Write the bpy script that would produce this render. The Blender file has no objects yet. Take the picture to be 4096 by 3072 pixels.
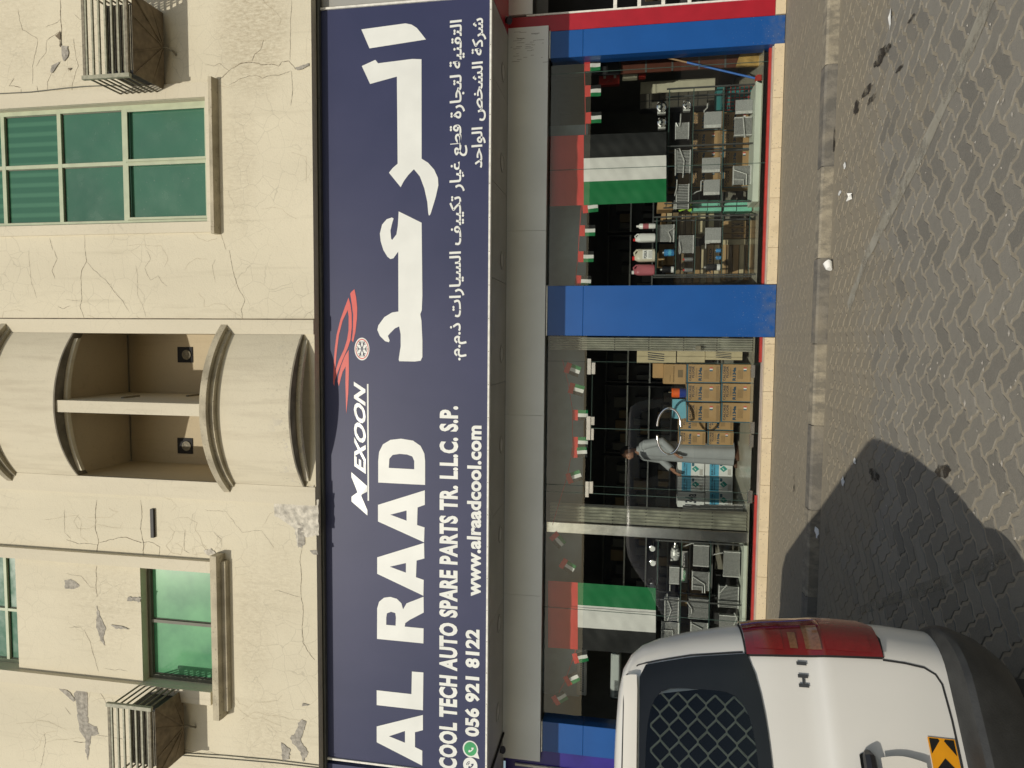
import bpy, bmesh, math, random
from mathutils import Vector, Matrix
random.seed(7)
S = bpy.context.scene
COL = S.collection
# ------------------------------------------------------------------ camera
F, YAW, PITCH, ROLL, EYE = 2700.0, math.radians(3.76), math.radians(10.02), math.radians(1.144), 1.775
fw = Vector((-math.sin(YAW)*math.cos(PITCH), math.cos(YAW)*math.cos(PITCH), math.sin(PITCH)))
r0 = Vector((math.cos(YAW), math.sin(YAW), 0)); u0 = r0.cross(fw)
cr = r0*math.cos(ROLL)+u0*math.sin(ROLL); cu = -r0*math.sin(ROLL)+u0*math.cos(ROLL)
CAMP = Vector((0, 0, EYE))
cam = bpy.data.objects.new('camera', bpy.data.cameras.new('camera'))
COL.objects.link(cam); S.camera = cam
cam.data.sensor_width = 36; cam.data.lens = F/4096*36; cam.data.clip_end = 500; cam.data.clip_start = 0.05
X, Y_, Z_ = -cu, cr, -fw
cam.matrix_world = Matrix(((X.x, Y_.x, Z_.x, CAMP.x), (X.y, Y_.y, Z_.y, CAMP.y), (X.z, Y_.z, Z_.z, CAMP.z), (0, 0, 0, 1)))
# ------------------------------------------------------------------ light
SUN_DX = 0.25; SUN_DROP = 0.69
SUN_E = math.atan(SUN_DROP/math.hypot(1, SUN_DX))
w = bpy.data.worlds.new('World'); S.world = w; w.use_nodes = True
nt = w.node_tree; bg = nt.nodes['Background']
sky = nt.nodes.new('ShaderNodeTexSky'); sky.sky_type = 'NISHITA'; sky.sun_disc = False
sky.sun_elevation = SUN_E; sky.sun_rotation = math.radians(180)+math.atan(SUN_DX); sky.dust_density = 1.6; sky.air_density = 1.2
nt.links.new(sky.outputs[0], bg.inputs[0]); bg.inputs[1].default_value = 0.105
ld = bpy.data.lights.new('sun', 'SUN'); ld.energy = 3.7; ld.angle = math.radians(0.55); ld.color = (1, 0.93, 0.80)
sun = bpy.data.objects.new('sun', ld); COL.objects.link(sun)
sdir = Vector((SUN_DX, 1, -SUN_DROP))
sun.rotation_euler = sdir.to_track_quat('-Z', 'Y').to_euler(); sun.location = (-3, -20, 18)
S.view_settings.view_transform = 'Standard'; S.view_settings.look = 'None'
S.view_settings.exposure = -0.42; S.view_settings.gamma = 1.0; S.view_settings.use_curve_mapping = False
S.cycles.max_bounces = 7; S.cycles.transparent_max_bounces = 24; S.cycles.caustics_reflective = False
# ------------------------------------------------------------------ measuring: photo pixel -> point of the place
def ray(x, y): return cr*(1536-y)+cu*(-(x-2048))+fw*F
def P(x, y, Y): d = ray(x, y); return CAMP+d*(Y/d.y)
def PZ(x, y, z): d = ray(x, y); return CAMP+d*((z-EYE)/d.z)
def rect(x0, x1, y0, y1, Y):
    ym = (y0+y1)/2; xm = (x0+x1)/2
    return P(xm, y1, Y).x, P(xm, y0, Y).x, P(x1, ym, Y).z, P(x0, ym, Y).z
# ------------------------------------------------------------------ materials
MATS = {}
def srgb(r, g, b): return tuple(((c/255)/12.92 if c/255 <= .04045 else ((c/255+.055)/1.055)**2.4) for c in (r, g, b))
def mat(name, col, rough=.6, metal=0, var=.12, nscale=6, bump=0, bscale=60, spec=.5, detail=6, coat=0):
    m = bpy.data.materials.new(name); m.use_nodes = True; t = m.node_tree; b = t.nodes['Principled BSDF']
    b.inputs['Roughness'].default_value = rough; b.inputs['Metallic'].default_value = metal
    b.inputs['Specular IOR Level'].default_value = spec; b.inputs['Coat Weight'].default_value = coat
    geo = t.nodes.new('ShaderNodeNewGeometry')
    n = t.nodes.new('ShaderNodeTexNoise'); n.inputs['Scale'].default_value = nscale; n.inputs['Detail'].default_value = detail
    t.links.new(geo.outputs['Position'], n.inputs['Vector'])
    mx = t.nodes.new('ShaderNodeMix'); mx.data_type = 'RGBA'
    mx.inputs[6].default_value = (*[c*(1-var) for c in col], 1); mx.inputs[7].default_value = (*[min(1, c*(1+var)) for c in col], 1)
    mr = t.nodes.new('ShaderNodeMapRange'); mr.inputs[1].default_value = .3; mr.inputs[2].default_value = .7
    t.links.new(n.outputs[0], mr.inputs[0]); t.links.new(mr.outputs[0], mx.inputs[0]); t.links.new(mx.outputs[2], b.inputs['Base Color'])
    if bump:
        n2 = t.nodes.new('ShaderNodeTexNoise'); n2.inputs['Scale'].default_value = bscale; n2.inputs['Detail'].default_value = 5
        t.links.new(geo.outputs['Position'], n2.inputs['Vector'])
        bp = t.nodes.new('ShaderNodeBump'); bp.inputs['Strength'].default_value = bump; bp.inputs['Distance'].default_value = .01
        t.links.new(n2.outputs[0], bp.inputs['Height']); t.links.new(bp.outputs[0], b.inputs['Normal'])
    MATS[name] = m; return m
class NT:
    """small helper to write node graphs"""
    def __init__(s, m): s.t = m.node_tree; s.b = s.t.nodes['Principled BSDF']; s.geo = s.t.nodes.new('ShaderNodeNewGeometry')
    def pos(s, sx=1, sy=1, sz=1, off=(0, 0, 0)):
        n = s.t.nodes.new('ShaderNodeMapping'); n.inputs['Scale'].default_value = (sx, sy, sz); n.inputs['Location'].default_value = off
        s.t.links.new(s.geo.outputs['Position'], n.inputs['Vector']); return n.outputs[0]
    def noise(s, v, sc, det=6, rough=.55):
        n = s.t.nodes.new('ShaderNodeTexNoise'); n.inputs['Scale'].default_value = sc; n.inputs['Detail'].default_value = det; n.inputs['Roughness'].default_value = rough
        s.t.links.new(v, n.inputs['Vector']); return n.outputs[0]
    def vor(s, v, sc, feat='DISTANCE_TO_EDGE'):
        n = s.t.nodes.new('ShaderNodeTexVoronoi'); n.feature = feat; n.inputs['Scale'].default_value = sc
        s.t.links.new(v, n.inputs['Vector']); return n.outputs[0]
    def mr(s, v, a, b, c=0, d=1, smooth=False):
        n = s.t.nodes.new('ShaderNodeMapRange'); n.inputs[1].default_value = a; n.inputs[2].default_value = b; n.inputs[3].default_value = c; n.inputs[4].default_value = d
        if smooth: n.interpolation_type = 'SMOOTHSTEP'
        s.t.links.new(v, n.inputs[0]); return n.outputs[0]
    def m(s, op, a, b=0):
        n = s.t.nodes.new('ShaderNodeMath'); n.operation = op
        for i, v in enumerate((a, b)):
            if isinstance(v, (int, float)): n.inputs[i].default_value = v
            else: s.t.links.new(v, n.inputs[i])
        return n.outputs[0]
    def mix(s, f, a, b):
        n = s.t.nodes.new('ShaderNodeMix'); n.data_type = 'RGBA'
        for i, v in ((0, f), (6, a), (7, b)):
            if isinstance(v, (int, float)): n.inputs[i].default_value = v
            elif isinstance(v, tuple): n.inputs[i].default_value = (*v, 1)
            else: s.t.links.new(v, n.inputs[i])
        return n.outputs[2]
    def sep(s, v):
        n = s.t.nodes.new('ShaderNodeSeparateXYZ'); s.t.links.new(v, n.inputs[0]); return n.outputs
    def vadd(s, v, nz, amt):
        n = s.t.nodes.new('ShaderNodeVectorMath'); n.operation = 'MULTIPLY_ADD'
        s.t.links.new(nz, n.inputs[0]); n.inputs[1].default_value = (amt,)*3; s.t.links.new(v, n.inputs[2]); return n.outputs[0]
    def bump(s, h, st=.5, d=.01):
        n = s.t.nodes.new('ShaderNodeBump'); n.inputs['Strength'].default_value = st; n.inputs['Distance'].default_value = d
        s.t.links.new(h, n.inputs['Height']); s.t.links.new(n.outputs[0], s.b.inputs['Normal'])
    def col(s, c): s.t.links.new(c, s.b.inputs['Base Color'])
def newmat(name, rough=.8):
    m = bpy.data.materials.new(name); m.use_nodes = True; m.node_tree.nodes['Principled BSDF'].inputs['Roughness'].default_value = rough
    MATS[name] = m; return m
def M(n): return MATS[n]

# painted render of the facade: fine crazing, vertical rain streaks, warm patches
STAINS = [(1010, 95, 1.15, .62, .75), (960, 630, 1.3, .30, .35), (1010, 2500, 1.2, .35, .4), (1060, 2950, .9, .5, .35), (300, 250, .9, .7, .25), (1180, 1960, .45, .35, .5), (420, 2420, .9, .9, .3), (1120, 2330, .8, .4, .3), (60, 100, 1.0, .6, .3)]
def render_mat(name, base, craze=1.0):
    m = newmat(name, .86); g = NT(m); p = g.pos()
    nz = g.noise(p, 1.1, 5); wob = g.vadd(p, g.t.nodes[-1].outputs[1], .28)
    big = g.noise(g.pos(1, 1, .35), .9, 5)
    c = g.mix(g.mr(big, .35, .65), tuple(v*.90 for v in base), base)
    c = g.mix(g.mr(g.noise(g.pos(7, 7, .5, (3, 0, 0)), 1.4, 7), .58, .80, 0, .45), c, tuple(v*k for v, k in zip(base, (.66, .65, .62))))
    c = g.mix(g.mr(g.noise(p, 38, 5), .58, .78, 0, .35), c, tuple(v*.6 for v in base))
    if name == 'cream_render':
        sp_ = g.sep(p); acc = None; grain = g.noise(g.pos(1, 1, .35), 34, 8, .75)
        for px_, py_, rx_, rz_, st_ in STAINS:
            q_ = P(px_, py_, 7.706); d_ = g.m('ADD', g.m('POWER', g.m('ABSOLUTE', g.m('MULTIPLY', g.m('SUBTRACT', sp_[0], q_.x), 1/rx_)), 2), g.m('POWER', g.m('ABSOLUTE', g.m('MULTIPLY', g.m('SUBTRACT', sp_[2], q_.z), 1/rz_)), 2))
            f_ = g.m('MULTIPLY', g.mr(d_, 0, 1, 1, 0, True), st_); acc = f_ if acc is None else g.m('MAXIMUM', acc, f_)
        c = g.mix(g.m('MULTIPLY', acc, g.mr(grain, .40, .66)), c, (.33, .27, .175))
    if name == 'balcony_render':
        z_ = g.sep(p)[2]; zD_ = P(1160, 1640, 7.35).z; low = g.mr(z_, zD_+.02, zD_+.42, 1, 0)
        c = g.mix(g.m('MULTIPLY', low, g.mr(g.noise(p, 26, 7, .8), .56, .66, 0, .7)), c, (.16, .14, .10)); c = g.mix(g.m('MULTIPLY', g.mr(z_, zD_+.05, zD_+.3, 1, 0), g.mr(g.noise(p, 7, 6, .7), .58, .62)), c, (.50, .47, .40))
        c = g.mix(g.mr(g.noise(g.pos(5, 5, .6), 1.5, 6), .5, .75, 0, .5), c, (.40, .35, .26))
    e = g.vor(wob, 4.6); reg = g.mr(g.noise(g.pos(1, 1, 1, (9, 2, 5)), .9, 3), .46, .6)
    cm = g.m('MULTIPLY', g.mr(e, .004, .016, 1, 0), reg)
    e2 = g.vor(wob, 1.25); cm2 = g.m('MULTIPLY', g.mr(e2, .001, .006, 1, 0), g.mr(g.noise(p, 2.3, 3), .42, .5))
    cm = g.m('MULTIPLY', g.m('MAXIMUM', g.m('MULTIPLY', cm, .26), g.m('MULTIPLY', cm2, .10)), craze)
    c = g.mix(cm, c, tuple(v*.33 for v in base)); g.col(c)
    h = g.m('SUBTRACT', g.m('ADD', g.m('MULTIPLY', g.noise(p, 55, 4), .5), g.noise(p, 7, 4)), cm)
    g.bump(h, .35, .012); return m
CREAM = (.68, .63, .49)
render_mat('cream_render', CREAM); render_mat('trim_render', (.66, .61, .48), .6); render_mat('balcony_render', (.66, .61, .475), .2)
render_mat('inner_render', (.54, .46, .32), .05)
def dirty_mat():
    m = newmat('stained_ledge', .9); g = NT(m); p = g.pos()
    c = g.mix(g.mr(g.noise(p, 3, 6), .35, .6), (.30, .27, .20), (.52, .47, .35))
    c = g.mix(g.mr(g.noise(g.pos(1, 1, 1), 24, 6), .58, .75), c, (.20, .175, .13)); g.col(c); g.bump(g.noise(p, 40, 5), .5, .01)
dirty_mat()
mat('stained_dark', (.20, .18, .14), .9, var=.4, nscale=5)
mat('bare_cement', (.34, .32, .28), .95, var=.35, nscale=20, bump=.8, bscale=50)
mat('bare_white', (.55, .52, .45), .95, var=.35, nscale=14, bump=.9, bscale=40)
mat('crack_dark', (.16, .13, .09), .95, var=.5, nscale=9)
mat('crack_soft', (.36, .30, .20), .95, var=.4, nscale=6)
mat('frame_green', (.42, .47, .33), .5, var=.1); mat('frame_dark', (.13, .13, .10), .6)
mat('rust_steel', (.20, .18, .13), .7, var=.35, nscale=25); mat('rail_steel', (.30, .30, .22), .55, var=.25, nscale=25)
mat('pan_steel', (.17, .13, .08), .75, var=.3, nscale=12, bump=.2); mat('unit_black', (.02, .02, .02), .6)
mat('alu_dark', (.10, .105, .10), .45, var=.15); mat('alu_white', (.75, .74, .68), .45, var=.15, nscale=18)
mat('alu', (.55, .56, .53), .35, metal=.8, var=.15, nscale=25); mat('chrome', (.8, .8, .78), .08, metal=1, var=.03)
mat('steel_brush', (.72, .71, .68), .22, metal=1, var=.1, nscale=12)
mat('evap_alu', (.62, .63, .60), .38, metal=.3, var=.2, nscale=40); mat('fin_grey', (.30, .31, .30), .6, var=.15, nscale=60, bump=.3, bscale=150)
mat('evap_core', (.055, .06, .06), .7, var=.4, nscale=60)
mat('acp_grey', (.78, .82, .81), .38, var=.06, nscale=1.2, spec=.6); mat('soffit_grey', (.33, .33, .31), .5, var=.1, nscale=2)
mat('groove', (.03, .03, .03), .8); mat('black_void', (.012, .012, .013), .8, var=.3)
mat('lettering_white', (.74, .76, .73), .42, var=.05, nscale=3); mat('red_print', (.62, .085, .07), .45, var=.06)
mat('lettering_silver', (.50, .52, .52), .35, metal=.2); mat('green_print', (.04, .33, .12), .5); mat('navy_print', (.03, .035, .09), .5)
mat('red_sill', (.40, .035, .028), .45, var=.15, nscale=9); mat('red_panel', (.36, .012, .025), .35, var=.08)
mat('indigo', (.03, .02, .22), .3, var=.3, nscale=2)
def sign_mat():
    m = newmat('sign_navy', .5); g = NT(m)
    c = g.mix(g.mr(g.noise(g.pos(), .8, 4), .35, .65), (.022, .029, .085), (.030, .036, .098))
    c = g.mix(g.mr(g.noise(g.pos(1, 1, 6), 9, 8, .8), .74, .8, 0, .35), c, (.3, .3, .35)); g.col(c)
    g.bump(g.noise(g.pos(1, 1, .3), 1.6, 2), .12, .03); m.node_tree.nodes['Principled BSDF'].inputs['Specular IOR Level'].default_value = .38
sign_mat()
def blue_mat():
    m = newmat('blue_panel', .33); g = NT(m); z = g.sep(g.pos())[2]
    c = g.mix(g.mr(g.noise(g.pos(), 2.5, 4), .3, .7), (.006, .075, .285), (.008, .086, .32))
    sp = g.m('MULTIPLY', g.mr(g.noise(g.pos(), 55, 3), .66, .7), g.mr(z, .0, .75, 1, 0))
    c = g.mix(sp, c, (.5, .5, .5)); c = g.mix(g.m('MULTIPLY', g.mr(z, 0, .28, .5, 0), g.mr(g.noise(g.pos(), 12, 5), .35, .6)), c, (.12, .15, .2)); g.col(c)
blue_mat()
def tile_mat():
    m = newmat('plinth_tile', .5); g = NT(m)
    c = g.mix(g.mr(g.noise(g.pos(), 2, 3), .3, .7), (.66, .54, .35), (.72, .60, .41))
    c = g.mix(g.mr(g.noise(g.pos(), 42, 3), .62, .68, 0, .6), c, (.22, .17, .12)); c = g.mix(g.mr(g.noise(g.pos(), 6, 5), .55, .75, 0, .4), c, (.36, .28, .18)); g.col(c)
tile_mat()
# ground: dust lies thick by the kerb and thins towards the camera
DUST = (.285, .250, .185)
def ground_mat(name, a, b, dusty=0.0, island=False):
    m = newmat(name, .92); g = NT(m); p = g.pos(); s = g.sep(p); y = s[1]
    c = g.mix(g.mr(g.noise(p, 90, 4), .3, .7), a, b)
    if island:
        v = g.mr(g.geo.outputs['Random Per Island'], 0, 1, 0, .7); oi = g.t.nodes.new('ShaderNodeObjectInfo')
        v = g.m('FRACT', g.m('ADD', v, oi.outputs['Random'])); c = g.mix(g.m('MULTIPLY', v, .8), c, tuple(k*1.32 for k in b)); c = g.mix(g.mr(g.noise(p, 45, 6, .8), .55, .75, 0, .5), c, tuple(k*.5 for k in a)); c = g.mix(g.mr(g.noise(p, 60, 5, .8), .60, .74, 0, .5), c, DUST)
    big = g.noise(g.pos(1, 1, 1, (4, 0, 0)), 1.3, 6, .6)
    near_kerb = g.m('SUBTRACT', g.mr(y, 4.6, 6.9, -.22, .42), g.mr(y, 7.3, 7.9, 0, .10))
    d = g.m('ADD', g.m('ADD', big, near_kerb), dusty)
    d2 = g.mr(d, .46, .78, 0, .94, True)
    fine = g.mr(g.noise(p, 30, 6, .7), .3, .7, .86, 1.06)
    dn = g.t.nodes.new('ShaderNodeMix'); dn.data_type = 'RGBA'; dn.blend_type = 'MULTIPLY'; dn.inputs[0].default_value = 1; dn.inputs[6].default_value = (*DUST, 1)
    g.t.links.new(fine, dn.inputs[7])
    c = g.mix(d2, c, dn.outputs[2])
    oil = g.m('MULTIPLY', g.mr(g.noise(g.pos(1, 2.2, 1, (1.7, 3, 0)), 1.15, 4), .66, .72), g.mr(g.noise(p, 14, 4), .4, .55))
    c = g.mix(g.m('MULTIPLY', oil, .5), c, (.06, .05, .04)); g.col(c)
    g.bump(g.m('ADD', g.noise(p, 130, 4, .7), g.m('MULTIPLY', g.noise(p, 9, 4), 2)), .45, .006)
ground_mat('paver_grey', (.155, .147, .126), (.215, .202, .172), 0, True); ground_mat('joint_sand', (.30, .268, .208), (.345, .308, .238), .15); ground_mat('far_ground', (.19, .17, .13), (.24, .22, .17), .1)
def kerb_mat(name, a, b):
    m = newmat(name, .9); g = NT(m)
    c = g.mix(g.mr(g.noise(g.pos(2, 1, 1), 5, 6, .7), .42, .6), a, b); c = g.mix(g.mr(g.noise(g.pos(), 2.2, 6), .5, .7, 0, .7), c, DUST); g.col(c); g.bump(g.noise(g.pos(), 60, 5), .7, .008)
kerb_mat('kerb_yellow', (.19, .172, .135), (.36, .318, .235)); kerb_mat('kerb_dark', (.13, .122, .105), (.205, .188, .155))
def glass_mat(name, tint=(.86, .91, .88), ior=1.5, rough=0.0, boost=1.0):
    m = bpy.data.materials.new(name); m.use_nodes = True; t = m.node_tree; t.nodes.clear()
    o = t.nodes.new('ShaderNodeOutputMaterial'); mx = t.nodes.new('ShaderNodeMixShader'); tr = t.nodes.new('ShaderNodeBsdfTransparent'); gl = t.nodes.new('ShaderNodeBsdfGlossy')
    fr = t.nodes.new('ShaderNodeFresnel'); fr.inputs[0].default_value = ior; tr.inputs[0].default_value = (*tint, 1); gl.inputs['Roughness'].default_value = rough
    ml = t.nodes.new('ShaderNodeMath'); ml.operation = 'MULTIPLY'; ml.inputs[1].default_value = boost; ml.use_clamp = True
    t.links.new(fr.outputs[0], ml.inputs[0]); t.links.new(ml.outputs[0], mx.inputs[0]); t.links.new(tr.outputs[0], mx.inputs[1]); t.links.new(gl.outputs[0], mx.inputs[2]); t.links.new(mx.outputs[0], o.inputs[0])
    MATS[name] = m
glass_mat('shop_glass', (.93, .96, .945), 1.5, 0, 1.5); glass_mat('clear_plastic', (.85, .88, .88), 1.45, .12, 1.6); glass_mat('van_glass', (.86, .89, .86), 1.5, 0, 1.1)
def green_glass():
    m = newmat('green_glass', .12); g = NT(m)
    c = g.mix(g.mr(g.noise(g.pos(), .7, 3), .3, .7), (.040, .125, .080), (.058, .175, .110))
    c = g.mix(g.mr(g.noise(g.pos(), 25, 5), .66, .72, 0, .25), c, (.3, .34, .28)); g.col(c); g.b.inputs['Specular IOR Level'].default_value = .6
    g.t.links.new(g.mr(g.noise(g.pos(), 4, 4), .3, .7, .12, .3), g.b.inputs['Roughness'])
    m = newmat('green_glass_blind', .14); g = NT(m); zz_ = g.sep(g.pos())[2]; st = g.m('FRACT', g.m('MULTIPLY', zz_, 1.0)); sx_ = g.sep(g.pos())[0]
    bl = g.mr(g.m('SINE', g.m('MULTIPLY', sx_, 48.0)), -.2, .8); g.col(g.mix(g.m('MULTIPLY', bl, .55), (.042, .135, .085), (.085, .225, .14)))
    m = newmat('green_glass_bright', .15); g = NT(m)
    c = g.mix(g.mr(g.noise(g.pos(), 2.2, 4), .35, .65), (.065, .235, .12), (.12, .36, .175)); g.col(c)
green_glass()
def cloth(name, col, sheen=.35):
    m = mat(name, col, .62, var=.06, nscale=5, bump=0, spec=.25); g = NT(m); h = g.m('ADD', g.noise(g.pos(1, 1, .5), 13, 4), g.m('MULTIPLY', g.noise(g.pos(4, 1, 1), 5, 3), .7)); g.bump(h, .08, .02)
cloth('flag_red', (.55, .035, .03)); cloth('flag_green', (.012, .17, .055)); cloth('flag_white', (.70, .70, .67)); cloth('flag_black', (.014, .015, .015)); cloth('robe_cloth', (.31, .33, .34)); cloth('bag_blue', (.16, .42, .52)); cloth('bag_teal', (.03, .17, .17))
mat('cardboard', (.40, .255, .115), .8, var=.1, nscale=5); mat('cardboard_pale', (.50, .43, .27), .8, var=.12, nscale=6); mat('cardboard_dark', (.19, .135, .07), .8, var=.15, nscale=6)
mat('carton_teal', (.03, .115, .16), .7); mat('ink', (.02, .03, .05), .7); mat('ink_soft', (.17, .12, .06), .8); mat('ink_teal', (.01, .06, .11), .7)
mat('mint_box', (.19, .55, .40), .6, var=.15, nscale=8); mat('lime_film', (.35, .62, .06), .4); mat('euro_white', (.66, .68, .66), .6, var=.06); mat('euro_blue', (.09, .38, .56), .6); mat('euro_green', (.02, .26, .22), .6)
mat('white_plastic', (.74, .75, .72), .35, var=.05); mat('beige_plastic', (.58, .55, .44), .4); mat('pink_liquid', (.40, .12, .14), .25); mat('red_cap', (.6, .02, .02), .4); mat('orange_paint', (.75, .12, .02), .3); mat('blue_paint', (.015, .045, .28), .3)
mat('can_blue', (.06, .24, .50), .3, var=.4, nscale=40); mat('can_silver', (.5, .52, .52), .3, metal=.7, var=.2, nscale=40); mat('black_plastic', (.02, .02, .022), .35)
mat('shutter_paint', (.62, .62, .55), .45, var=.2, nscale=9); mat('rack_base', (.60, .66, .56), .5, var=.07); mat('rack_post', (.10, .105, .10), .4, metal=.6)
mat('glass_edge', (.05, .09, .075), .2); mat('shop_floor', (.46, .44, .35), .22, var=.08, nscale=3); mat('interior_wall', (.10, .10, .095), .8); mat('sky_tint_bulkhead', (.25, .33, .38), .8); mat('shelf_black', (.018, .018, .02), .5); mat('brown_panel', (.10, .035, .022), .35, var=.2, nscale=5)
mat('yellow_foam', (.42, .27, .08), .9, var=.3, nscale=12, bump=.8); mat('broom_blue', (.03, .16, .55), .35); mat('wood_pole', (.42, .26, .13), .6); mat('red_plastic', (.36, .03, .022), .4); mat('drawer', (.07, .065, .05), .5); mat('cream_panel', (.48, .46, .34), .6)
mat('skin', (.30, .15, .09), .55, var=.08); mat('hair_black', (.012, .01, .01), .6); mat('leather', (.10, .05, .03), .5)
mat('van_white', (.80, .785, .73), .28, var=.03, nscale=2, coat=.5); mat('van_white2', (.80, .77, .69), .35, var=.03, nscale=2); mat('trim_black', (.012, .013, .013), .22); mat('bumper_shade_grey', (.036, .037, .036), .55, var=.25, nscale=14, bump=.15, bscale=120); mat('lens_red', (.20, .005, .009), .14, var=.15, nscale=8, coat=1); mat('lens_red2', (.23, .007, .010), .12, var=.1, nscale=60, coat=1); mat('lens_amber', (.21, .095, .045), .12, var=.25, nscale=90, coat=1)
mat('grille_gold', (.74, .72, .52), .5, metal=0, var=.1); mat('badge_grey', (.10, .105, .11), .35, metal=.5); mat('chevron_yellow', (.85, .36, .01), .4); mat('tyre', (.02, .02, .02), .85); mat('parking_paint', (.42, .40, .34), .85, var=.2)
mat('sill_stone', (.40, .34, .29), .7, var=.15, nscale=8)
mat('paper', (.80, .80, .76), .7); mat('opposite_wall', (.12, .11, .09), .9, var=.2, nscale=1); mat('camera_grey', (.42, .42, .40), .4)
mat('lime_stain', (.20, .17, .12), .95, var=.3)
def worn_paint():
    m = newmat('worn_paint', .9); g = NT(m); t = g.t
    g.col(g.mix(g.mr(g.noise(g.pos(), 6, 5), .3, .7), (.34, .315, .25), (.44, .42, .35)))
    a = g.mr(g.noise(g.pos(), 5, 7, .7), .34, .52, .15, .85); t.links.new(a, g.b.inputs['Alpha'])
worn_paint()
def faint_paint():
    m = newmat('faint_paint', .9); g = NT(m); g.b.inputs['Base Color'].default_value = (.27, .25, .20, 1)
    g.t.links.new(g.mr(g.noise(g.pos(), 6, 7, .7), .40, .60, 0, .6), g.b.inputs['Alpha'])
faint_paint()
def stain_mat():
    m = newmat('oil_stain', .85); g = NT(m); g.b.inputs['Base Color'].default_value = (.035, .028, .02, 1)
    g.t.links.new(g.mr(g.noise(g.pos(), 9, 5, .7), .36, .56, 0, .9), g.b.inputs['Alpha'])
stain_mat()
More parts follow.
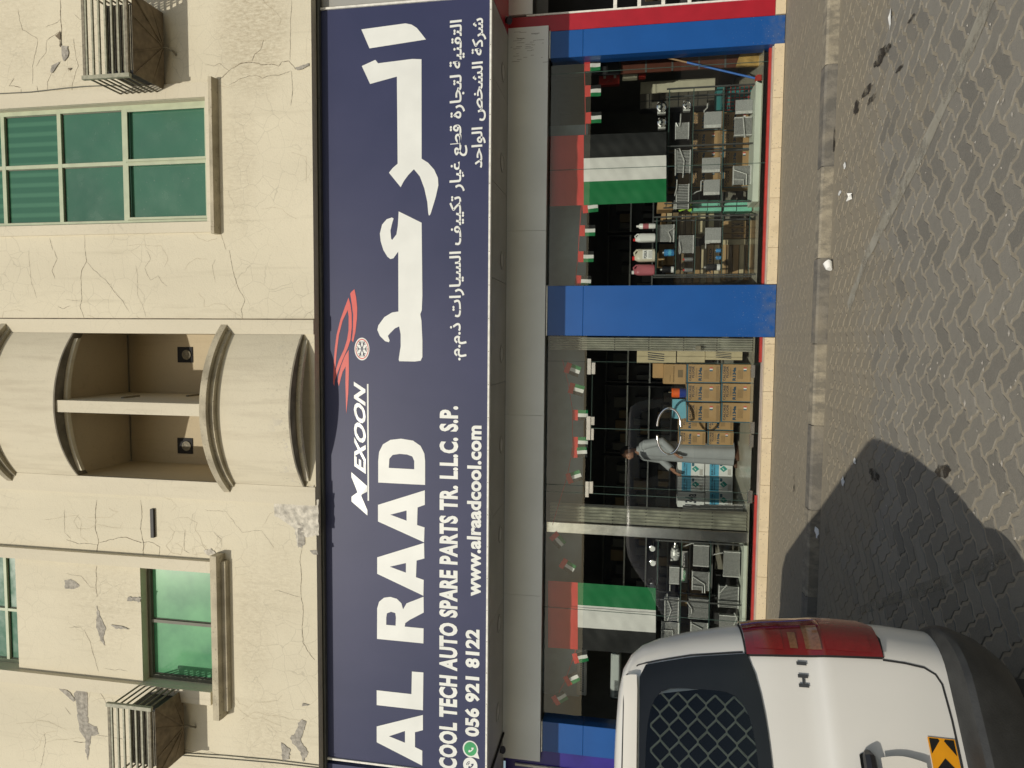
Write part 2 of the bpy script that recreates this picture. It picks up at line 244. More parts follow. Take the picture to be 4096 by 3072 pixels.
# ------------------------------------------------------------------ objects
def put(o, label=None, cat=None, group=None, kind=None):
    if label: o['label'] = label
    if cat: o['category'] = cat
    if group: o['group'] = group
    if kind: o['kind'] = kind
    return o
def thing(name, label, cat, loc=(0, 0, 0), group=None):
    o = bpy.data.objects.new(name, None); COL.objects.link(o); o.location = loc; o.empty_display_size = .1
    return put(o, label, cat, group)
def org(p):
    v = Vector((0, 0, 0))
    while p is not None: v += Vector(p.location); p = p.parent
    return v
class MB:
    def __init__(s): s.v = []; s.f = []; s.mi = []; s.cur = 0
    def add(s, vs, fs):
        n = len(s.v); s.v += [tuple(v) for v in vs]; s.f += [tuple(i+n for i in f) for f in fs]; s.mi += [s.cur]*len(fs); return s
    def box(s, x0, x1, y0, y1, z0, z1):
        return s.add([(x0, y0, z0), (x1, y0, z0), (x1, y1, z0), (x0, y1, z0), (x0, y0, z1), (x1, y0, z1), (x1, y1, z1), (x0, y1, z1)],
                     [(0, 3, 2, 1), (4, 5, 6, 7), (0, 1, 5, 4), (1, 2, 6, 5), (2, 3, 7, 6), (3, 0, 4, 7)])
    def bbox(s, x0, x1, y0, y1, z0, z1, b=.004):
        """box with chamfered edges"""
        x0, x1 = min(x0, x1), max(x0, x1); b = min(b, (x1-x0)*.3, (y1-y0)*.3, (z1-z0)*.3)
        bm = bmesh.new(); bmesh.ops.create_cube(bm, size=1)
        for v in bm.verts: v.co = Vector(((x0+x1)/2+v.co.x*(x1-x0), (y0+y1)/2+v.co.y*(y1-y0), (z0+z1)/2+v.co.z*(z1-z0)))
        bmesh.ops.bevel(bm, geom=bm.edges[:], offset=b, segments=1, affect='EDGES')
        bm.verts.index_update(); s.add([v.co[:] for v in bm.verts], [[v.index for v in f.verts] for f in bm.faces]); bm.free(); return s
    def quad(s, a, b, c, d): return s.add([a, b, c, d], [(0, 1, 2, 3)])
    def poly(s, pts): return s.add(pts, [tuple(range(len(pts)))])
    def prism(s, pts, d):
        """extrude polygon pts by vector d"""
        n = len(pts); q = [tuple(Vector(p)+Vector(d)) for p in pts]
        return s.add(list(pts)+q, [tuple(range(n)), tuple(range(2*n-1, n-1, -1))]+[(i, i+n, (i+1) % n+n, (i+1) % n) for i in range(n)])
    def tube(s, pts, r, n=6, cap=True):
        pts = [Vector(p) for p in pts]; R = r if isinstance(r, (list, tuple)) else [r]*len(pts); rings = []; base = len(s.v); vs = []
        ref = None
        for i, p in enumerate(pts):
            t = (pts[min(i+1, len(pts)-1)]-pts[max(i-1, 0)]).normalized()
            if ref is None: ref = t.orthogonal().normalized()
            ref = (ref-t*ref.dot(t)).normalized(); b = t.cross(ref)
            for k in range(n):
                a = 2*math.pi*k/n; vs.append(tuple(p+(ref*math.cos(a)+b*math.sin(a))*R[i]))
        fs = [(i*n+k, i*n+(k+1) % n, (i+1)*n+(k+1) % n, (i+1)*n+k) for i in range(len(pts)-1) for k in range(n)]
        if cap: fs += [tuple(range(n-1, -1, -1)), tuple((len(pts)-1)*n+k for k in range(n))]
        return s.add(vs, fs)
    def lathe(s, c, axis, prof, n=16):
        """prof: (distance along axis, radius)"""
        c = Vector(c); a = Vector(axis).normalized(); u = a.orthogonal().normalized(); w = a.cross(u); vs = []
        for h, r in prof:
            for k in range(n):
                t = 2*math.pi*k/n; vs.append(tuple(c+a*h+(u*math.cos(t)+w*math.sin(t))*max(r, 1e-5)))
        m = len(prof)
        return s.add(vs, [(i*n+k, i*n+(k+1) % n, (i+1)*n+(k+1) % n, (i+1)*n+k) for i in range(m-1) for k in range(n)]+[tuple(range(n-1, -1, -1)), tuple((m-1)*n+k for k in range(n))])
    def build(s, name, m, parent=None, label=None, cat=None, group=None, kind=None, smooth=False, fixn=True):
        me = bpy.data.meshes.new(name); o0 = org(parent)
        if parent is None and s.v:
            xs = [v[0] for v in s.v]; ys = [v[1] for v in s.v]; zs = [v[2] for v in s.v]
            o0 = Vector(((min(xs)+max(xs))/2, (min(ys)+max(ys))/2, min(zs)))
        me.from_pydata([tuple(Vector(v)-o0) for v in s.v], [], s.f)
        for k in (m if isinstance(m, (list, tuple)) else [m]): me.materials.append(M(k))
        if isinstance(m, (list, tuple)):
            for p, i in zip(me.polygons, s.mi): p.material_index = i
        if fixn:
            bm = bmesh.new(); bm.from_mesh(me); bmesh.ops.recalc_face_normals(bm, faces=bm.faces); bm.to_mesh(me); bm.free()
        if smooth:
            for p in me.polygons: p.use_smooth = True
            try: me.set_sharp_from_angle(angle=math.radians(38))
            except Exception: pass
        o = bpy.data.objects.new(name, me); COL.objects.link(o)
        if parent is None: o.location = o0
        else: o.parent = parent
        return put(o, label, cat, group, kind)
def box(name, m, parent, x0, x1, y0, y1, z0, z1, bev=0, **k):
    b = MB(); (b.bbox(x0, x1, y0, y1, z0, z1, bev) if bev else b.box(x0, x1, y0, y1, z0, z1)); return b.build(name, m, parent, **k)
def copy_thing(o, loc, label=None, rotz=0):
    def rec(q, par):
        c = q.copy(); COL.objects.link(c); c.parent = par
        for ch in q.children: rec(ch, c)
        return c
    c = rec(o, None); c.location = loc; c.rotation_euler = (0, 0, rotz)
    if label: c['label'] = label
    return c
# ---- lettering: Blender's built-in face converted to flat mesh, fitted in a rectangle
def text_pts(body, bold=0.0, shear=0.0, spacing=1.0):
    c = bpy.data.curves.new('lettering', 'FONT'); c.body = body; c.offset = bold; c.shear = shear; c.space_character = spacing; c.resolution_u = 3
    o = bpy.data.objects.new('lettering', c); COL.objects.link(o); dg = bpy.context.evaluated_depsgraph_get()
    me = bpy.data.meshes.new_from_object(o.evaluated_get(dg)); vs = [v.co.copy() for v in me.vertices]; fs = [tuple(p.vertices) for p in me.polygons]
    bpy.data.objects.remove(o); bpy.data.curves.remove(c); bpy.data.meshes.remove(me); return vs, fs
TC = {}
def text_into(b, body, x0, x1, z0, z1, Y, bold=.0, shear=0.0, spacing=1.0, up='z'):
    """text seen from -Y filling x0..x1, z0..z1 (up='x': reads upward, letter tops towards -x)"""
    k = (body, bold, shear, spacing)
    if k not in TC: TC[k] = text_pts(*k)
    vs, fs = TC[k]
    if not vs: return
    ax, bx = min(v.x for v in vs), max(v.x for v in vs); ay, by = min(v.y for v in vs), max(v.y for v in vs)
    out = []
    for v in vs:
        s, t = (v.x-ax)/(bx-ax), (v.y-ay)/(by-ay)
        out.append((x0+s*(x1-x0), Y-.0001*(len(out)*7 % 11), z0+t*(z1-z0)))
    b.add(out, fs)
FORMS = {'ا': (0xFE8D, 0xFE8E), 'ت': (0xFE95,), 'ة': (0xFE93, 0xFE94), 'ج': (0xFE9D,), 'ح': (0xFEA1,), 'خ': (0xFEA5,), 'د': (0xFEA9, 0xFEAA), 'ذ': (0xFEAB, 0xFEAC), 'ر': (0xFEAD, 0xFEAE),
         'س': (0xFEB1,), 'ش': (0xFEB5,), 'ص': (0xFEB9,), 'ط': (0xFEC1,), 'ع': (0xFEC9,), 'غ': (0xFECD,), 'ف': (0xFED1,), 'ق': (0xFED5,), 'ك': (0xFED9,), 'ل': (0xFEDD,), 'م': (0xFEE1,), 'ن': (0xFEE5,), 'و': (0xFEED, 0xFEEE), 'ي': (0xFEF1,)}
def arabic(s):
    out = []
    for i, ch in enumerate(s):
        if ch not in FORMS: out.append(ch); continue
        f = FORMS[ch]; prev = i > 0 and s[i-1] in FORMS and len(FORMS[s[i-1]]) == 1
        nxt = i+1 < len(s) and s[i+1] in FORMS and len(f) == 1
        base = f[0]
        out.append(chr(base+(3 if (prev and nxt) else 1 if prev else 2 if nxt else 0)))
    return ''.join(reversed(out))
def pxpoly(b, pts, Y, hole=None, ox=0, oy=0, k=1.0):
    """closed outline measured in the photograph, laid on the plane Y"""
    tr = lambda q: P(ox+q[0]/k, oy+q[1]/k, Y)
    o = [tr(q) for q in pts]
    if hole:
        h = [tr(q) for q in hole]
        i, j = min(((a, c) for a in range(len(o)) for c in range(len(h))), key=lambda t: (o[t[0]]-h[t[1]]).length)
        area = lambda L: sum(L[a].x*L[(a+1) % len(L)].z-L[(a+1) % len(L)].x*L[a].z for a in range(len(L)))
        hh = h[j:]+h[:j]+[h[j]]
        if area(o)*area(h) > 0: hh = hh[::-1]
        o = o[:i+1]+hh+o[i:]
        vs = o; from mathutils.geometry import tessellate_polygon
        outer = [tr(q) for q in pts]; tri = tessellate_polygon([[Vector((p.x, p.z, 0)) for p in outer], [Vector((p.x, p.z, 0)) for p in h]])
        b.add([p[:] for p in outer+h], [tuple(t) for t in tri]); return
    b.poly([p[:] for p in o])
YW, YS, YF, YC, YG = 7.706, 7.885, 8.93, 9.0, 9.12
ROAD = -.10
# ================================================================== GROUND
b = MB(); b.quad((-60, -70, ROAD-.05), (60, -70, ROAD-.05), (60, 2.9, ROAD-.05), (-60, 2.9, ROAD-.05)); b.quad((-60, 2.9, ROAD-.05), (60, 2.9, ROAD-.05), (60, 30, ROAD-.05), (-60, 30, ROAD-.05))
b.build('ground', 'far_ground', kind='structure')
plot = MB(); plot.quad((-9, 1.0, ROAD-.006), (9, 1.0, ROAD-.006), (9, 7.06, ROAD-.006), (-9, 7.06, ROAD-.006)); plot = plot.build('pavement', 'joint_sand', kind='structure')
U = .125
def hcurve(i, j): return [(i, j), (i+.28, j+.08), (i+.72, j-.08), (i+1, j)]
def vcurve(i, j): return [(i, j), (i-.08, j+.28), (i+.08, j+.72), (i, j+1)]
def domino(horizontal):
    if horizontal: segs = [hcurve(0, 0), hcurve(1, 0), vcurve(2, 0), hcurve(1, 1)[::-1], hcurve(0, 1)[::-1], vcurve(0, 0)[::-1]]; c = Vector((1, .5, 0))
    else: segs = [hcurve(0, 0), vcurve(1, 0), vcurve(1, 1), hcurve(0, 2)[::-1], vcurve(0, 1)[::-1], vcurve(0, 0)[::-1]]; c = Vector((.5, 1, 0))
    pts = [Vector((*p, 0))-c for sg in segs for p in sg[:-1]]
    n = len(pts); out = []
    for i in range(n):
        a, q, d = pts[i-1], pts[i], pts[(i+1) % n]
        n1 = Vector(((q-a).y, -(q-a).x, 0)).normalized(); n2 = Vector(((d-q).y, -(d-q).x, 0)).normalized(); nn = (n1+n2); nn = nn/max(nn.length_squared/2, .5)
        out.append((q*U, nn))
    r45 = Matrix.Rotation(math.radians(45), 3, 'Z')
    top = [r45 @ (q-nn*.0130) for q, nn in out]; low = [r45 @ (q-nn*.0085) for q, nn in out]
    return top, low
DOM = [domino(True), domino(False)]
def paver_geo(b, k, cx, cy, z, tx=0, ty=0):
    top, low = DOM[k]; n = len(top)
    vs = [(cx+p.x, cy+p.y, z+p.x*tx+p.y*ty) for p in top]+[(cx+p.x, cy+p.y, z-.012) for p in low]
    b.add(vs, [tuple(range(n))]+[(i, i+n, (i+1) % n+n, (i+1) % n)[::-1] for i in range(n)])
def lay(x0, x1, y0, y1):
    out = []; R = math.sqrt(.5)*U
    n = int(28/U)
    for i in range(-90, 110):
        for j in range(-90, 110):
            m = (i-j) % 4
            if m not in (0, 3): continue
            c = (i+1, j+.5) if m == 0 else (i+.5, j+1)
            x = (c[0]-c[1])*R; y = (c[0]+c[1])*R
            if x0 < x < x1 and y0 < y < y1: out.append((0 if m == 0 else 1, x, y))
    return out
def inview(x, y, z, mg=60):
    d = Vector((x, y, z))-CAMP; c = d.dot(fw)
    if c < .3: return None
    px, py = 2048-d.dot(cu)/c*F, 1536-d.dot(cr)/c*F
    return (px, py) if -mg < px < 4096+mg and -mg < py < 3072+mg else None
pav = [q for q in lay(-6.2, 6.2, 1.2, 7.02)]
rank = []
for q in pav:
    v = inview(q[1], q[2], ROAD)
    hidden = v and v[1] > 2560 and v[0] > 2900
    rank.append((q[2]+abs(q[1])*.2+(0 if v and not hidden else 100), q))
rank.sort(key=lambda t: t[0])
singles = [q for s, q in rank[:290] if s < 90]; rest = [q for s, q in rank[len(singles):]]
pm = []
for k in (0, 1):
    b = MB(); paver_geo(b, k, 0, 0, 0); me_o = b.build('paver', 'paver_grey'); me_o.data.transform(Matrix.Translation(me_o.location)); pm.append(me_o.data); bpy.data.objects.remove(me_o)
po = org(plot)
for k, x, y in singles:
    o = bpy.data.objects.new('paver', pm[k]); COL.objects.link(o); o.parent = plot; o.location = Vector((x, y, ROAD+random.uniform(-.0015, .0015)))-po
    o.rotation_euler = (random.gauss(0, .004), random.gauss(0, .004), random.gauss(0, .006))
b = MB()
for k, x, y in rest: paver_geo(b, k, x, y, ROAD+random.uniform(-.002, .001), random.gauss(0, .006), random.gauss(0, .006))
b.build('far_pavers', 'paver_grey', plot, kind='stuff')
# sidewalk with the same stones almost lost in dust
sw = MB(); sw.box(-9, 9, 7.235, 9.3, -.12, -.0055); sw = sw.build('sidewalk', 'joint_sand', kind='structure')
b = MB()
for k, x, y in lay(-5.6, 5.4, 7.36, 8.9): paver_geo(b, k, x, y, -.003+random.uniform(-.0015, .001), random.gauss(0, .006), random.gauss(0, .006))
b.build('sidewalk_pavers', 'paver_grey', sw, kind='stuff')
# kerb: concrete kerb stones painted pale yellow and black by turns
kb = MB(); kb.box(-9, 9, 7.08, 7.22, -.16, -.02); kb = kb.build('kerb', 'kerb_dark', kind='structure')
ks = [(-9, 'kerb_dark')]
edges = [PZ(3340, yy, 0).x for yy in (3000, 2560, 2140, 1745, 1377, 1003, 617, 205, -150, -520)]
edges = [-7.4, -6.0]+edges+[7.6]
for i in range(len(edges)-1):
    m_ = ('kerb_dark', 'kerb_yellow')[i % 2]
    b = MB(); x0, x1 = edges[i]+.004, edges[i+1]-.004
    b.prism([(x0, 7.072, -.14), (x0, 7.078, -.02), (x0, 7.095, .0), (x0, 7.23, .002), (x0, 7.23, -.14)], (x1-x0, 0, 0)); b.build('kerb_stone', m_, kb)
# worn parking bay line and a second, nearly gone one by the van
def ground_strip(name, pts, wd, m, z, **k):
    b = MB(); L = []
    n = 24
    for i in range(n+1):
        t = i/n*(len(pts)-1); a = min(int(t), len(pts)-2); p = Vector(pts[a]).lerp(Vector(pts[a+1]), t-a)
        d = (Vector(pts[a+1])-Vector(pts[a])).normalized(); nn = Vector((-d.y, d.x)); wv = wd*random.uniform(.75, 1.15)
        L.append(((p+nn*wv/2), (p-nn*wv/2)))
    vs = []
    for a, c in L: vs += [(a.x, a.y, z), (c.x, c.y, z)]
    b.add(vs, [(2*i, 2*i+1, 2*i+3, 2*i+2) for i in range(n)]); return b.build(name, m, **k)
lp = [PZ(x, y, ROAD).to_2d()[:] for x, y in ((3395, 1230), (3470, 1020), (3570, 830), (3692, 600), (3820, 330), (3960, 0), (4020, -140))]
ground_strip('parking_line', lp, .11, 'worn_paint', ROAD+.004, kind='structure')
lp = [PZ(x, y, ROAD).to_2d()[:] for x, y in ((3430, 2445), (3620, 2380), (3800, 2320), (4000, 2240), (4300, 2090))]
ground_strip('parking_line', lp, .075, 'faint_paint', ROAD+.004, kind='structure')
def blotch(px, py, rx, ry, z=ROAD+.0035, m='oil_stain', seedv=0, name='oil_stain'):
    c = PZ(px, py, z); b = MB(); rnd = random.Random(seedv); n = 18; ph = [rnd.uniform(.65, 1.2) for _ in range(n)]
    b.add([(c.x+math.cos(2*math.pi*i/n)*rx*ph[i], c.y+math.sin(2*math.pi*i/n)*ry*ph[i], z) for i in range(n)], [tuple(range(n))]); return b.build(name, m, kind='structure')
for i, (a, c, rx, ry) in enumerate([(3466, 365, .035, .14), (3485, 398, .03, .12), (3520, 230, .06, .14), (3545, 200, .03, .10), (3770, 1885, .045, .11), (3498, 1900, .045, .12), (3596, 275, .015, .08), (3645, 75, .018, .08), (3335, 560, .12, .03), (3175, 1935, .14, .03), (3424, 430, .07, .07)]):
    blotch(a, c, rx, ry, m='oil_stain', seedv=i, z=(ROAD+.0035 if a > 3300 else .0035)+.0004*i)
# ================================================================== BUILDING
def wall_holes(b, x0, x1, z0, z1, Y, holes, depth=.15):
    xs = sorted({x0, x1, *[h[0] for h in holes], *[h[1] for h in holes]}); zs = sorted({z0, z1, *[h[2] for h in holes], *[h[3] for h in holes]})
    for i in range(len(xs)-1):
        for j in range(len(zs)-1):
            cx, cz = (xs[i]+xs[i+1])/2, (zs[j]+zs[j+1])/2
            if any(h[0] < cx < h[1] and h[2] < cz < h[3] for h in holes): continue
            b.quad((xs[i], Y, zs[j]), (xs[i+1], Y, zs[j]), (xs[i+1], Y, zs[j+1]), (xs[i], Y, zs[j+1]))
    for h in holes:
        d = h[4] if len(h) > 4 else depth; a, c, e, g = h[:4]
        b.quad((a, Y, e), (a, Y+d, e), (a, Y+d, g), (a, Y, g)); b.quad((c, Y, e), (c, Y, g), (c, Y+d, g), (c, Y+d, e))
        b.quad((a, Y, e), (c, Y, e), (c, Y+d, e), (a, Y+d, e)); b.quad((a, Y, g), (a, Y+d, g), (c, Y+d, g), (c, Y, g))
WB = P(1257, 1300, YW).z; WT = 15.0
bld = thing('apartment_building', 'cream cracked apartment building overhanging the row of shops, with green windows and curved balcony', 'building', (0, 8.5, 0))
# openings (x0,x1,z0,z1,depth)
w1 = (P(600, 892, YW).x, P(600, 404, YW).x, P(829, 650, YW).z, 12.2, .13)     # big green window
w2 = (P(710, 2742, YW).x, P(710, 2276, YW).x, P(858, 2500, YW).z, P(566, 2500, YW).z, .16)
w2u = (w2[0], w2[1], P(68, 2450, YW).z, 12.5, .16)
bx0, bx1 = P(600, 1915, YW).x, P(600, 1334, YW).x
bal_lo, bal_hi = P(1010, 1620, YW).z-.35, P(215, 1620, YW).z+.42
bal = (bx0, bx1, bal_lo, bal_hi, 1.05)
b = MB(); wall_holes(b, -9, 9, WB, WT, YW, [w1, w2, w2u, bal])
b.quad((-9, YW, WB), (-9, YW+1.3, WB), (9, YW+1.3, WB), (9, YW, WB)); b.quad((-9, YW+2, WB), (9, YW+2, WB), (9, YW+2, WT), (-9, YW+2, WT)); b.quad((-9, YW, WT), (9, YW, WT), (9, YW+2, WT), (-9, YW+2, WT))
wall = b.build('wall', 'cream_render', bld)
# joint beside the balcony bay and the bay's slightly proud strips
xj = P(600, 1275, YW).x
box('expansion_joint', 'crack_dark', wall, xj-.006, xj+.006, YW-.004, YW+.01, WB, WT)
box('pilaster', 'trim_render', bld, bx1+.002, xj-.008, YW-.022, YW+.002, WB+.001, WT)
xl0 = P(600, 1985, YW).x
box('pilaster', 'trim_render', bld, xl0, bx0-.002, YW-.022, YW+.002, WB+.001, WT)
# trims round the big window
def frame_bars(name, m, parent, x0, x1, z0, z1, y0, y1, t, bottom=True, top=True, left=True, right=True):
    if bottom: box(name, m, parent, x0, x1, y0, y1, z0, z0+t)
    if top: box(name, m, parent, x0, x1, y0, y1, z1-t, z1)
    if left: box(name, m, parent, x0, x0+t, y0, y1, z0+(t if bottom else 0)+.001, z1-(t if top else 0)-.001)
    if right: box(name, m, parent, x1-t, x1, y0, y1, z0+(t if bottom else 0)+.001, z1-(t if top else 0)-.001)
tx0, tx1 = P(700, 932, YW).x, P(700, 338, YW).x; tz0 = P(857, 650, YW).z
for nm, a, c, e, g in (('window_surround', tx0, w1[0]-.002, tz0, 12.25), ('window_surround', w1[1]+.002, tx1, tz0, 12.25), ('window_surround', w1[0]-.001, w1[1]+.001, tz0, w1[2]-.002)):
    box(nm, 'trim_render', bld, a, c, YW-.028, YW+.002, e, g)
b = MB(); b.prism([(tx0-.03, YW-.10, tz0-.045), (tx0-.03, YW+.01, tz0-.075), (tx0-.03, YW+.01, tz0-.002), (tx0-.03, YW-.10, tz0-.002)], (tx1-tx0+.06, 0, 0)); b.build('window_sill', 'stained_ledge', bld)
# window builder
def window(x0, x1, z0, z1, Y, vbars, hbars, glassm, framem, t=.045, label=None):
    fr = MB(); y0, y1 = Y-.03, Y+.02
    fr.box(x0, x1, y0, y1, z0, z0+t); fr.box(x0, x1, y0, y1, z1-t, z1); fr.box(x0, x0+t, y0+.001, y1, z0, z1); fr.box(x1-t, x1, y0+.001, y1, z0, z1)
    w_ = fr.build('window', framem, bld, label=label)
    X_ = [x0+t]+sum([[v-t*.42, v+t*.42] for v in vbars], [])+[x1-t]
    Zs = [z0+t]+sum([[v-t*.5, v+t*.5] for v in hbars], [])+[z1-t]
    for v in vbars: box('mullion', framem, w_, v-t*.42, v+t*.42, y0+.004, y1, z0+t, z1-t)
    for v in hbars: box('transom', framem, w_, x0+t, x1-t, y0+.002, y1, v-t*.5, v+t*.5)
    for i in range(0, len(X_), 2):
        for j in range(0, len(Zs), 2):
            dy = random.uniform(-.003, .003)
            q = MB(); q.quad((X_[i], Y+.008, Zs[j]), (X_[i+1], Y+.008+dy, Zs[j]), (X_[i+1], Y+.008-dy, Zs[j+1]), (X_[i], Y+.008, Zs[j+1])); q.build('pane', 'green_glass_blind' if (glassm == 'green_glass' and len(vbars) == 1 and hbars and j >= 4) else glassm, w_)
            g2 = MB(); s_ = .01   # dark rubber round each pane, standing proud of the glass
            a, c, e, g = X_[i], X_[i+1], Zs[j], Zs[j+1]
            g2.box(a, c, Y-.002, Y+.004, e, e+s_); g2.box(a, c, Y-.002, Y+.004, g-s_, g); g2.box(a, a+s_, Y-.0015, Y+.004, e+s_, g-s_); g2.box(c-s_, c, Y-.0015, Y+.004, e+s_, g-s_); g2.build('gasket', 'frame_dark', w_)
    return w_
yw1 = YW+.12
wz = [P(505, 650, yw1).z, P(247, 650, yw1).z]; wm = P(500, 655, yw1).x
win = window(w1[0]+.002, w1[1]-.002, w1[2]+.002, 12.19, yw1, [wm], [wz[0], wz[1], wz[1]+.86, wz[1]+1.72], 'green_glass', 'frame_green', .055)
# opening sash in the lowest row
sx0, sx1, sz0, sz1 = w1[0]+.06, w1[1]-.06, w1[2]+.05, wz[0]-.03
sa = MB()
for a, c in ((sx0, wm-.01), (wm+.01, sx1)):
    sa.box(a, c, yw1-.045, yw1-.031, sz0, sz0+.03); sa.box(a, c, yw1-.045, yw1-.031, sz1-.035, sz1); sa.box(a, a+.03, yw1-.044, yw1-.031, sz0+.03, sz1-.035); sa.box(c-.03, c, yw1-.044, yw1-.031, sz0+.03, sz1-.035)
sa.build('sliding_sash', 'frame_green', win)
# left recessed strip with two windows, its raised trims and the heavy two-step ledge
box('window_surround', 'trim_render', bld, P(600, 2266, YW).x+.0, P(600, 2222, YW).x, YW-.075, YW+.002, P(853, 2230, YW).z, WT)
box('window_surround', 'trim_render', bld, P(600, 2782, YW).x, w2[0]-.003, YW-.075, YW+.002, P(856, 2760, YW).z, WT)
window(w2[0]+.002, w2[1]-.002, w2[2]+.002, w2[3]-.002, YW+.15, [P(700, 2487, YW+.15).x], [], 'green_glass_bright', 'frame_dark', .05, 'window with bright green glass above the two-step ledge')
wm2 = P(30, 2435, YW+.15).x
window(w2u[0]+.002, w2u[1]-.002, w2u[2]+.002, 12.48, YW+.15, [wm2], [10.3], 'green_glass', 'frame_green', .045)
lz = P(853, 2540, YW-.12).z; lx0, lx1 = P(870, 2872, YW-.1).x, P(870, 2220, YW-.1).x
b = MB(); b.prism([(lx0, YW-.16, lz), (lx0, YW-.16, lz-.085), (lx0, YW-.09, lz-.10), (lx0, YW+.01, lz-.10), (lx0, YW+.01, lz)], (lx1-lx0, 0, 0)); led = b.build('window_ledge', 'stained_ledge', bld)
b = MB(); b.prism([(lx0+.09, YW-.085, lz-.101), (lx0+.09, YW-.075, lz-.155), (lx0+.09, YW+.01, lz-.165), (lx0+.09, YW+.01, lz-.101)], (lx1-lx0-.18, 0, 0)); b.build('ledge_moulding', 'stained_ledge', led)
# ------- curved balcony
bcx = (bx0+bx1)/2; hw = (bx1-bx0)/2
def arc(hw_, sag, n=36, ext=0.0):
    R = (hw_**2+sag**2)/(2*sag); a = math.asin(min(1, hw_/R)); out = []
    for i in range(n+1):
        t = -a+2*a*i/n; out.append((bcx+R*math.sin(t), YW-.02-(R*math.cos(t)-(R-sag))))
    return out
def curved_slab(name, hw_, sag, z0, z1, m, thick=None, smooth=True, parent=bld, batter=0):
    A = arc(hw_, sag); b = MB(); n = len(A)
    if thick is None: In = [(x, YW+.01) for x, y in A]
    else: In = [(x*(1)+0, y+thick) for x, y in A]
    vs = [(x, y, z0) for x, y in A]+[(x, y-batter, z1) for x, y in A]+[(x, y, z0) for x, y in In]+[(x, y, z1) for x, y in In]
    fs = []
    for i in range(n-1): fs += [(i, i+1, n+i+1, n+i), (2*n+i, 3*n+i, 3*n+i+1, 2*n+i+1), (n+i, n+i+1, 3*n+i+1, 3*n+i), (i, 2*n+i, 2*n+i+1, i+1)]
    fs += [(0, n, 3*n, 2*n), (n-1, 3*n-1, 4*n-1, 2*n-1)]
    b.add(vs, fs); return b.build(name, m, parent, smooth=smooth)
sagw = .34
zC = P(826, 1640, YW-.47).z; zD = P(1160, 1640, YW-.36).z; zB = P(218, 1640, YW-.36).z; zA = zC+(zB-zD)+.0
zA = P(0, 1640, YW-.47).z+.42
def parapet(z_low, z_high):
    curved_slab('balcony_parapet', hw+.0, sagw, z_low+.021, z_high-.085, 'balcony_render', .12)
    l1 = curved_slab('balcony_ledge', hw+.12, sagw+.13, z_high-.085, z_high, 'stained_ledge'); curved_slab('ledge_moulding', hw+.05, sagw+.065, z_high-.14, z_high-.086, 'stained_ledge', parent=l1)
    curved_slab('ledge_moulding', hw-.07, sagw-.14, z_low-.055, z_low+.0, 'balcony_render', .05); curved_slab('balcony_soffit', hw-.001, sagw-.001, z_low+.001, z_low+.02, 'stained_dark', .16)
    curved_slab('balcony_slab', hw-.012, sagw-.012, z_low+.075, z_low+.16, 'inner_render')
parapet(zD, zC+.085)
parapet(zB, zA)
zA2 = zA+(zB-zC)+.2; parapet(zA2, zA2+.95)
# recess: back wall, sides, ceiling, floor, all of the inner render; pillar in the middle
b = MB(); yb = YW+1.04
for lo, hi in ((zC-.5, zB+.075), (zA-.5, min(zA2+.075, bal_hi))):
    b.quad((bx0, yb, lo), (bx1, yb, lo), (bx1, yb, hi), (bx0, yb, hi)); b.quad((bx0, YW-.0, hi+.02), (bx0, yb, hi+.02), (bx1, yb, hi+.02), (bx1, YW-.0, hi+.02))
    b.quad((bx0+.003, YW+.0, lo), (bx0+.003, yb, lo), (bx0+.003, yb, hi), (bx0+.003, YW, hi)); b.quad((bx1-.003, YW+.0, lo), (bx1-.003, YW, hi), (bx1-.003, yb, hi), (bx1-.003, yb, lo)); b.quad((bx0, YW, lo), (bx1, YW, lo), (bx1, yb, lo), (bx0, yb, lo))
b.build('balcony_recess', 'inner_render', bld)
pz = P(500, 1631, YW-.3); pxw = .075
b = MB(); b.prism([(pz.x-pxw, YW-.33, zC), (pz.x+pxw, YW-.33, zC), (pz.x+pxw, YW+1.03, zC), (pz.x-pxw, YW+1.03, zC)], (0, 0, zB-zC+.06)); b.build('balcony_pillar', 'trim_render', bld)
for y_ in (1418, 1782):
    a, c, e, g = rect(712, 772, y_-30, y_+32, yb); box('vent_opening', 'black_void', bld, a, c, yb-.012, yb+.01, e, g)
    q = MB(); q.lathe(((a+c)/2, yb-.02, (e+g)/2-.03), (0, -1, 0), [(0, .07), (.006, .07), (.008, .055), (.002, .05)], 16); q.build('fan_ring', 'rust_steel', bld)
for x_, y_ in ((545, 1608), (710, 1586)):
    p_ = P(x_, y_, YW+.35); b = MB(); b.box(pz.x+pxw+.002, pz.x+pxw+.02, YW+.1+(0 if x_ < 600 else .45), YW+.4+(0 if x_ < 600 else .45), p_.z-.02, p_.z+.02); b.build('batten', 'rust_steel', bld)
